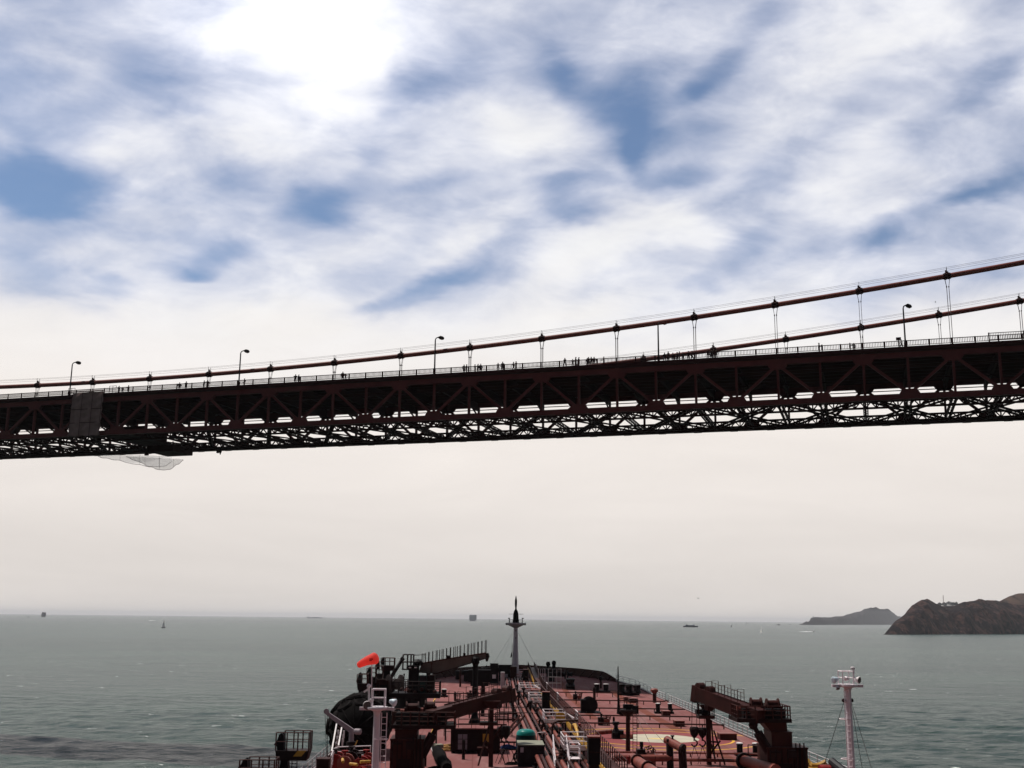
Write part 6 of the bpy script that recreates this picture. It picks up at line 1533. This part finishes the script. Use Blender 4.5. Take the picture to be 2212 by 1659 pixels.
# trees on the back hill
paint('hazy_foliage', (.035, .045, .048), .9, .3, .05); paint('bark', (.05, .04, .035), .9, .2, 1)
def tree(x, y0, y1, w, label):
    Y = G(x, 1358.5, 0).y+225; b = A(x, y1, Y); t = A(x, y0, Y); H = t.z-b.z; k = m_(1, Y); rr = random.Random(int(x*7)); r = thing('tree', label, 'tree', b, 'trees on the back hill')
    MB().tube(b-UP*8, b+UP*H*.6, 1.2, .5, 6).build('trunk', 'bark', r); mb = MB(); rad = w*k/2
    for n in range(420):
        a = rr.uniform(0, 6.283); u = rr.random()**.6; q = b+V(rad*u*math.cos(a), rad*u*math.sin(a), H*(.30+.70*rr.random()**.8*(1-.45*u*u))); s = 1.0+1.6*rr.random()
        e = V(rr.uniform(-1, 1), rr.uniform(-1, 1), rr.uniform(-1, 1)).normalized()*s; f = V(rr.uniform(-1, 1), rr.uniform(-1, 1), rr.uniform(-1, 1)).normalized()*s; mb.add([q-e, q+f, q+e, q-f], [(0, 1, 2, 3)])
    mb.build('crown', 'hazy_foliage', r)
for a in ((2030, 1301.5, 1311, 9, 'hazy tree at the left end of the grove, left of the radio tower'), (2040, 1301, 1311, 10, 'hazy tree right at the foot of the radio tower'), (2051, 1299, 1311, 15, 'broadest and tallest hazy tree of the grove in the notch'),
          (2060, 1300.5, 1311, 9, 'hazy tree right of the broadest tree of the grove'), (2066.5, 1300, 1311, 6, 'narrow hazy tree at the right end of the grove')): tree(*a)
def tower():
    Y = G(2038, 1358.5, 0).y+230; b = A(2038, 1309, Y); t = A(2037.6, 1285.5, Y); r = thing('radio_tower', 'thin red and white radio tower above the trees in the notch', 'tower', b); mb = MB(); H = t.z-b.z; w = 2.4
    for sx in (-1, 1):
        for sy in (-1, 1): mb.bar(b+V(sx*w, sy*w, -6), t+V(sx*.35, sy*.35, 0), .5, .5)
    for k in range(9):
        z0, z1 = H*k/9, H*(k+1)/9; w0, w1 = w+(.35-w)*k/9, w+(.35-w)*(k+1)/9; mb.bar(b+V(-w0, -w0, z0), b+V(w1, -w1, z1), .3, .3); mb.bar(b+V(w0, -w0, z0), b+V(-w0, -w0, z0), .3, .3)
    mb.build('lattice', 'cable_paint', r); MB().tube(t, t+UP*3, .3, .1, 5).build('aerial', 'rail_grey', r)
tower()
def lighthouse():
    Y = G(1757, 1350, 0).y+260; b = A(1757, 1333.6, Y); t = A(1757, 1330.6, Y); H = t.z-b.z; r = thing('lighthouse', 'tiny pale lighthouse on the end of the far headland', 'lighthouse', b)
    MB().lathe(b-UP*2, [(4.2, 0), (3.2, H*.75)], 10).build('tower', 'rail_grey', r); MB().lathe(b+UP*H*.7, [(4, 0), (4, .6), (2.2, .7), (2.2, H*.25), (2.6, H*.26), (.2, H*.42)], 10).build('lantern', 'far_ship_dark', r)
lighthouse()
for x, y, w, h, lb in ((1682, 1350.4, 9, 2.0, 'larger low black rock left of the far headland'), (1706, 1350.2, 6.5, 1.2, 'smaller low black rock close to the far headland')):
    p = G(x, y, 0); k = m_(1, p.y); mb = MB(); rr = random.Random(int(x)); n = 14; pr = []
    for i in range(n+1):
        t = i/n
        for j in range(7): u = j/6; a = math.pi*u; hh = h*k*math.sin(math.pi*t)**.8*math.sin(a)*(.75+.5*rr.random()); mb.v.append(p+V((t-.5)*w*k, -math.cos(a)*w*k*.25, hh-.5))
    for i in range(n):
        for j in range(6): q = i*7+j; mb.f.append((q, q+1, q+8, q+7))
    o = mb.build('sea_rock', 'headland_far', None, origin=p); tag(o, lb, 'rock', 'low rocks off the far headland')

# ships
def hullmesh(mb, L_, B, H, bow=.18, flare=1.0):
    st = [(-.5, .75), (-.45, .95), (-.2, 1), (.25, 1), (.5-bow, .92), (.5-bow*.5, .6), (.5, .03)]; o = len(mb.v)
    for t, w in st:
        y = B/2*w; mb.v += [V(t*L_, -y*.8, -1), V(t*L_+(.015*L_ if t > .4 else 0), -y, H*(1+.25*max(0, t-.25))), V(t*L_+(.015*L_ if t > .4 else 0), y, H*(1+.25*max(0, t-.25))), V(t*L_, y*.8, -1)]
    for i in range(len(st)-1):
        for k in range(4): q = o+i*4; mb.f.append((q+k, q+(k+1) % 4, q+4+(k+1) % 4, q+4+k))
    mb.f.append((o+3, o+2, o+1, o)); e = o+(len(st)-1)*4; mb.f.append((e, e+1, e+2, e+3)); return mb
def vessel(name, label, cat_, p, head, parts, group=None):
    r = thing(name, label, cat_, p, group); r.rotation_euler = (0, 0, head)
    for nm, mb, mat in parts:
        me = bpy.data.meshes.new(nm); me.from_pydata([tuple(v) for v in mb.v], [], mb.f); me.materials.append(MATS[mat]); o = bpy.data.objects.new(nm, me); COL.objects.link(o); o.parent = r
    return r
p = A(1021.5, 1343.4, 12500); p.z = 0; k = m_(1, p.y); Lc = 230
hb_ = 13.0*k; mb1 = hullmesh(MB(), Lc, 15*k, hb_*.28); mb2 = MB().box((-4, 0, hb_*.56), (Lc*.88, 14.6*k, hb_*.6)); mb3 = MB().box((-60, 3, hb_*.86+3), (40, 16, 6)); mb4 = MB().box((Lc*.40, 0, hb_*.9), (12, 13*k, 4))
vessel('car_carrier', 'tall boxy haze paled car carrier on the horizon left of the foremast', 'ship', p, R(90), [('hull', mb1, 'far_ship_hazed'), ('superstructure', mb2, 'far_ship_hazed'), ('roof_gear', mb3, 'far_white'), ('wheelhouse', mb4, 'far_ship_hazed')])
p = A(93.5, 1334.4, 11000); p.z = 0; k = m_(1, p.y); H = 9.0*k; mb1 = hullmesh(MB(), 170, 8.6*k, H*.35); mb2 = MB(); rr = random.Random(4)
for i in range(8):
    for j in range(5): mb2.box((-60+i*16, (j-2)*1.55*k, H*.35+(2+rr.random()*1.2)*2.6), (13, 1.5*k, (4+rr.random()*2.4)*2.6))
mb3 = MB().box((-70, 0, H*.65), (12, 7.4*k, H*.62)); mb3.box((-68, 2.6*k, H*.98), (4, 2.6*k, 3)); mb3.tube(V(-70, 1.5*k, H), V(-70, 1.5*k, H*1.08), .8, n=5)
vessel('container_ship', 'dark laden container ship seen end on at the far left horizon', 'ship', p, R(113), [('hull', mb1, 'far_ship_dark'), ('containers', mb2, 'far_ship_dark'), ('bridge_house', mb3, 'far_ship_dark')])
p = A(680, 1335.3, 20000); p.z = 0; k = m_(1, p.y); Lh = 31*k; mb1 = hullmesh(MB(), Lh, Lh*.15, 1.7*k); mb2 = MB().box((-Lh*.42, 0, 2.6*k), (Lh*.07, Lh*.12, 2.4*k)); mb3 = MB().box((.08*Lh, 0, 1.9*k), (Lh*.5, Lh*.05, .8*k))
vessel('far_freighter', 'very faint long freighter on the horizon above the windsock', 'ship', p, R(0), [('hull', mb1, 'far_ship_hazed'), ('bridge_house', mb2, 'far_ship_hazed'), ('cranes', mb3, 'far_ship_hazed')])
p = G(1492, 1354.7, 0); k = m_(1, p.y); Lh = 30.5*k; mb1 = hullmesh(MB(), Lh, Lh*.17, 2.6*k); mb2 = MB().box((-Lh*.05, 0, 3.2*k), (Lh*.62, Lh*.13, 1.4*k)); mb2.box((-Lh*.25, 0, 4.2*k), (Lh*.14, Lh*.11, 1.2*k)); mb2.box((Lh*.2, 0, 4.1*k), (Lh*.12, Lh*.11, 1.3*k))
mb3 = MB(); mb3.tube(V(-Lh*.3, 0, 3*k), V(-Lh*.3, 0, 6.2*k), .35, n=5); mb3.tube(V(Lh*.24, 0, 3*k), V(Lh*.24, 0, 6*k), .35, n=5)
vessel('work_ship', 'low dark blue work ship with pale deckhouses right of the foremast', 'ship', p, R(4), [('hull', mb1, 'far_ship_dark'), ('deckhouse', mb2, 'far_ship_hazed'), ('mast', mb3, 'far_ship_dark')])
def sailboat(x, y0, y1, label, sail, head, lean=0.):
    p = G(x, y1, 0); k = m_(1, p.y); H = (y1-y0)*k; r = thing('sailboat', label, 'sailboat', p, 'small sailing boats on the strait'); r.rotation_euler = (lean, 0, head); L_ = H*.75
    def sub(nm, mb, mat):
        me = bpy.data.meshes.new(nm); me.from_pydata([tuple(v) for v in mb.v], [], mb.f); me.materials.append(MATS[mat]); o = bpy.data.objects.new(nm, me); COL.objects.link(o); o.parent = r
    sub('hull', hullmesh(MB(), L_, L_*.3, H*.09, .3), 'far_ship_dark' if sail else 'far_white'); sub('mast', MB().tube(V(L_*.05, 0, 0), V(L_*.05, 0, H), H*.010, n=5), 'rail_grey')
    a = [V(L_*.03, 0, H*.12), V(-L_*.42, .02*L_, H*.13), V(-L_*.2, .07*L_, H*.5), V(L_*.03, 0, H*.97)]; b = [V(L_*.08, 0, H*.9), V(L_*.2, .05*L_, H*.45), V(L_*.46, 0, H*.12), V(L_*.1, .06*L_, H*.14)]
    sub('mainsail', MB().prism(a, V(0, H*.006, 0)), 'sail_white'); sub('jib', MB().prism(b, V(0, H*.006, 0)), 'sail_white')
sailboat(353.5, 1340, 1356.3, 'nearest sailboat, dark hulled, at the far left', True, R(70))
sailboat(1580, 1348.8, 1354.6, 'small white sailboat right of the dark blue work ship', False, R(20))
sailboat(1613, 1342.6, 1348.6, 'faintest tall white sailboat close under the horizon', False, R(50))
sailboat(1644, 1355.6, 1367.4, 'larger white sailboat left of the low rocks', False, R(100), .12)
def motorboat(x0, x1, y, label, grp, flip=False):
    a, b = G(x0, y, 0), G(x1, y, 0)
    if flip: a, b = b, a
    L_ = (b-a).length; r = thing('motorboat', label, 'motorboat', b, grp); s = m_(1, b.y); d = (b-a).normalized(); n = V(-d.y, d.x, 0)
    hm = hullmesh(MB(), 11, 3.6, 1.8, .3); ang = math.atan2(d.y, d.x); M = Matrix.Rotation(ang, 3, 'Z'); hm.v = [M @ v+b for v in hm.v]; hm.build('hull', 'far_white', r)
    MB().box(b+UP*2.4-d*.5, (3.5, 2.6, 1.6), M).build('cabin', 'far_white', r); mb = MB(); pts = 18; rr = random.Random(int(x0))
    for i in range(pts+1):
        t = i/pts; c = b-d*(4+L_*t); w = 2.0+L_*.05*t; h = (1.5*(1-t)**1.2+.15)*(.7+.6*rr.random()); mb.v += [c-n*w, c-n*w*.3+UP*h, c+n*w*.3+UP*h*.8, c+n*w]
    for i in range(pts):
        for k_ in range(3): q = i*4+k_; mb.f.append((q, q+1, q+5, q+4))
    mb.build('wake', 'foam', r)
motorboat(1728, 1757, 1364.8, 'speeding motorboat with a long white wake before the far headland', 'motorboats with wakes')
motorboat(320, 336, 1340.6, 'speeding motorboat with a white wake near the left sailboat', 'motorboats with wakes', True)
p = G(61.5, 1333.4, 0); k = m_(1, p.y); vessel('fishing_boat', 'tiny dark boat left of the container ship', 'boat', p, 0, [('hull', hullmesh(MB(), 4.2*k, 1.4*k, .9*k, .3), 'far_ship_dark'), ('cabin', MB().box((-.3*k, 0, 1.2*k), (1.2*k, 1*k, .8*k)), 'far_ship_dark')])
# gulls
def gull(c, span, head, bank, label, mats):
    r = thing('gull', label, 'gull', c, 'gulls in flight'); M = Matrix.Rotation(head, 3, 'Z') @ Matrix.Rotation(bank, 3, 'Y'); mb = MB()
    def at_(q): return M @ (V(*q)*span)+Vector(c)
    mb.path([at_(q) for q in ((0, -.24, .01), (0, -.17, .0), (0, .0, .0), (0, .12, .02), (0, .19, .04), (0, .25, .035))], [.012*span, .035*span, .06*span, .045*span, .035*span, .006*span], 8)
    for sg in (-1, 1):
        rib = [(0.03, .07, -.06, .03), (.18, .09, -.045, .085), (.33, .06, -.03, .075), (.5, -.04, -.07, .03)]; o = len(mb.v)
        for x, yf, yb, z in rib: mb.v += [at_((sg*x, yf, z)), at_((sg*x, (yf+yb)/2, z+.012)), at_((sg*x, yb, z)), at_((sg*x, (yf+yb)/2, z-.004))]
        for i in range(3):
            for k in range(4): q = o+i*4; mb.f.append((q+k, q+(k+1) % 4, q+4+(k+1) % 4, q+4+k))
    mb.add([at_(q) for q in ((-.04, -.3, .01), (.04, -.3, .01), (.02, -.2, .0), (-.02, -.2, .0))], [(0, 1, 2, 3)])
    mb.build('body', mats, r, smooth=True)
gull(A(1508, 1292.3, 330), 1.35, R(35), R(8), 'grey gull gliding low above the horizon right of the foremast', 'gull_dark')
gull(A(2020.6, 652.6, 225), .8, R(70), R(25), 'white gull flying high beside the far cable at the right', 'gull_white')
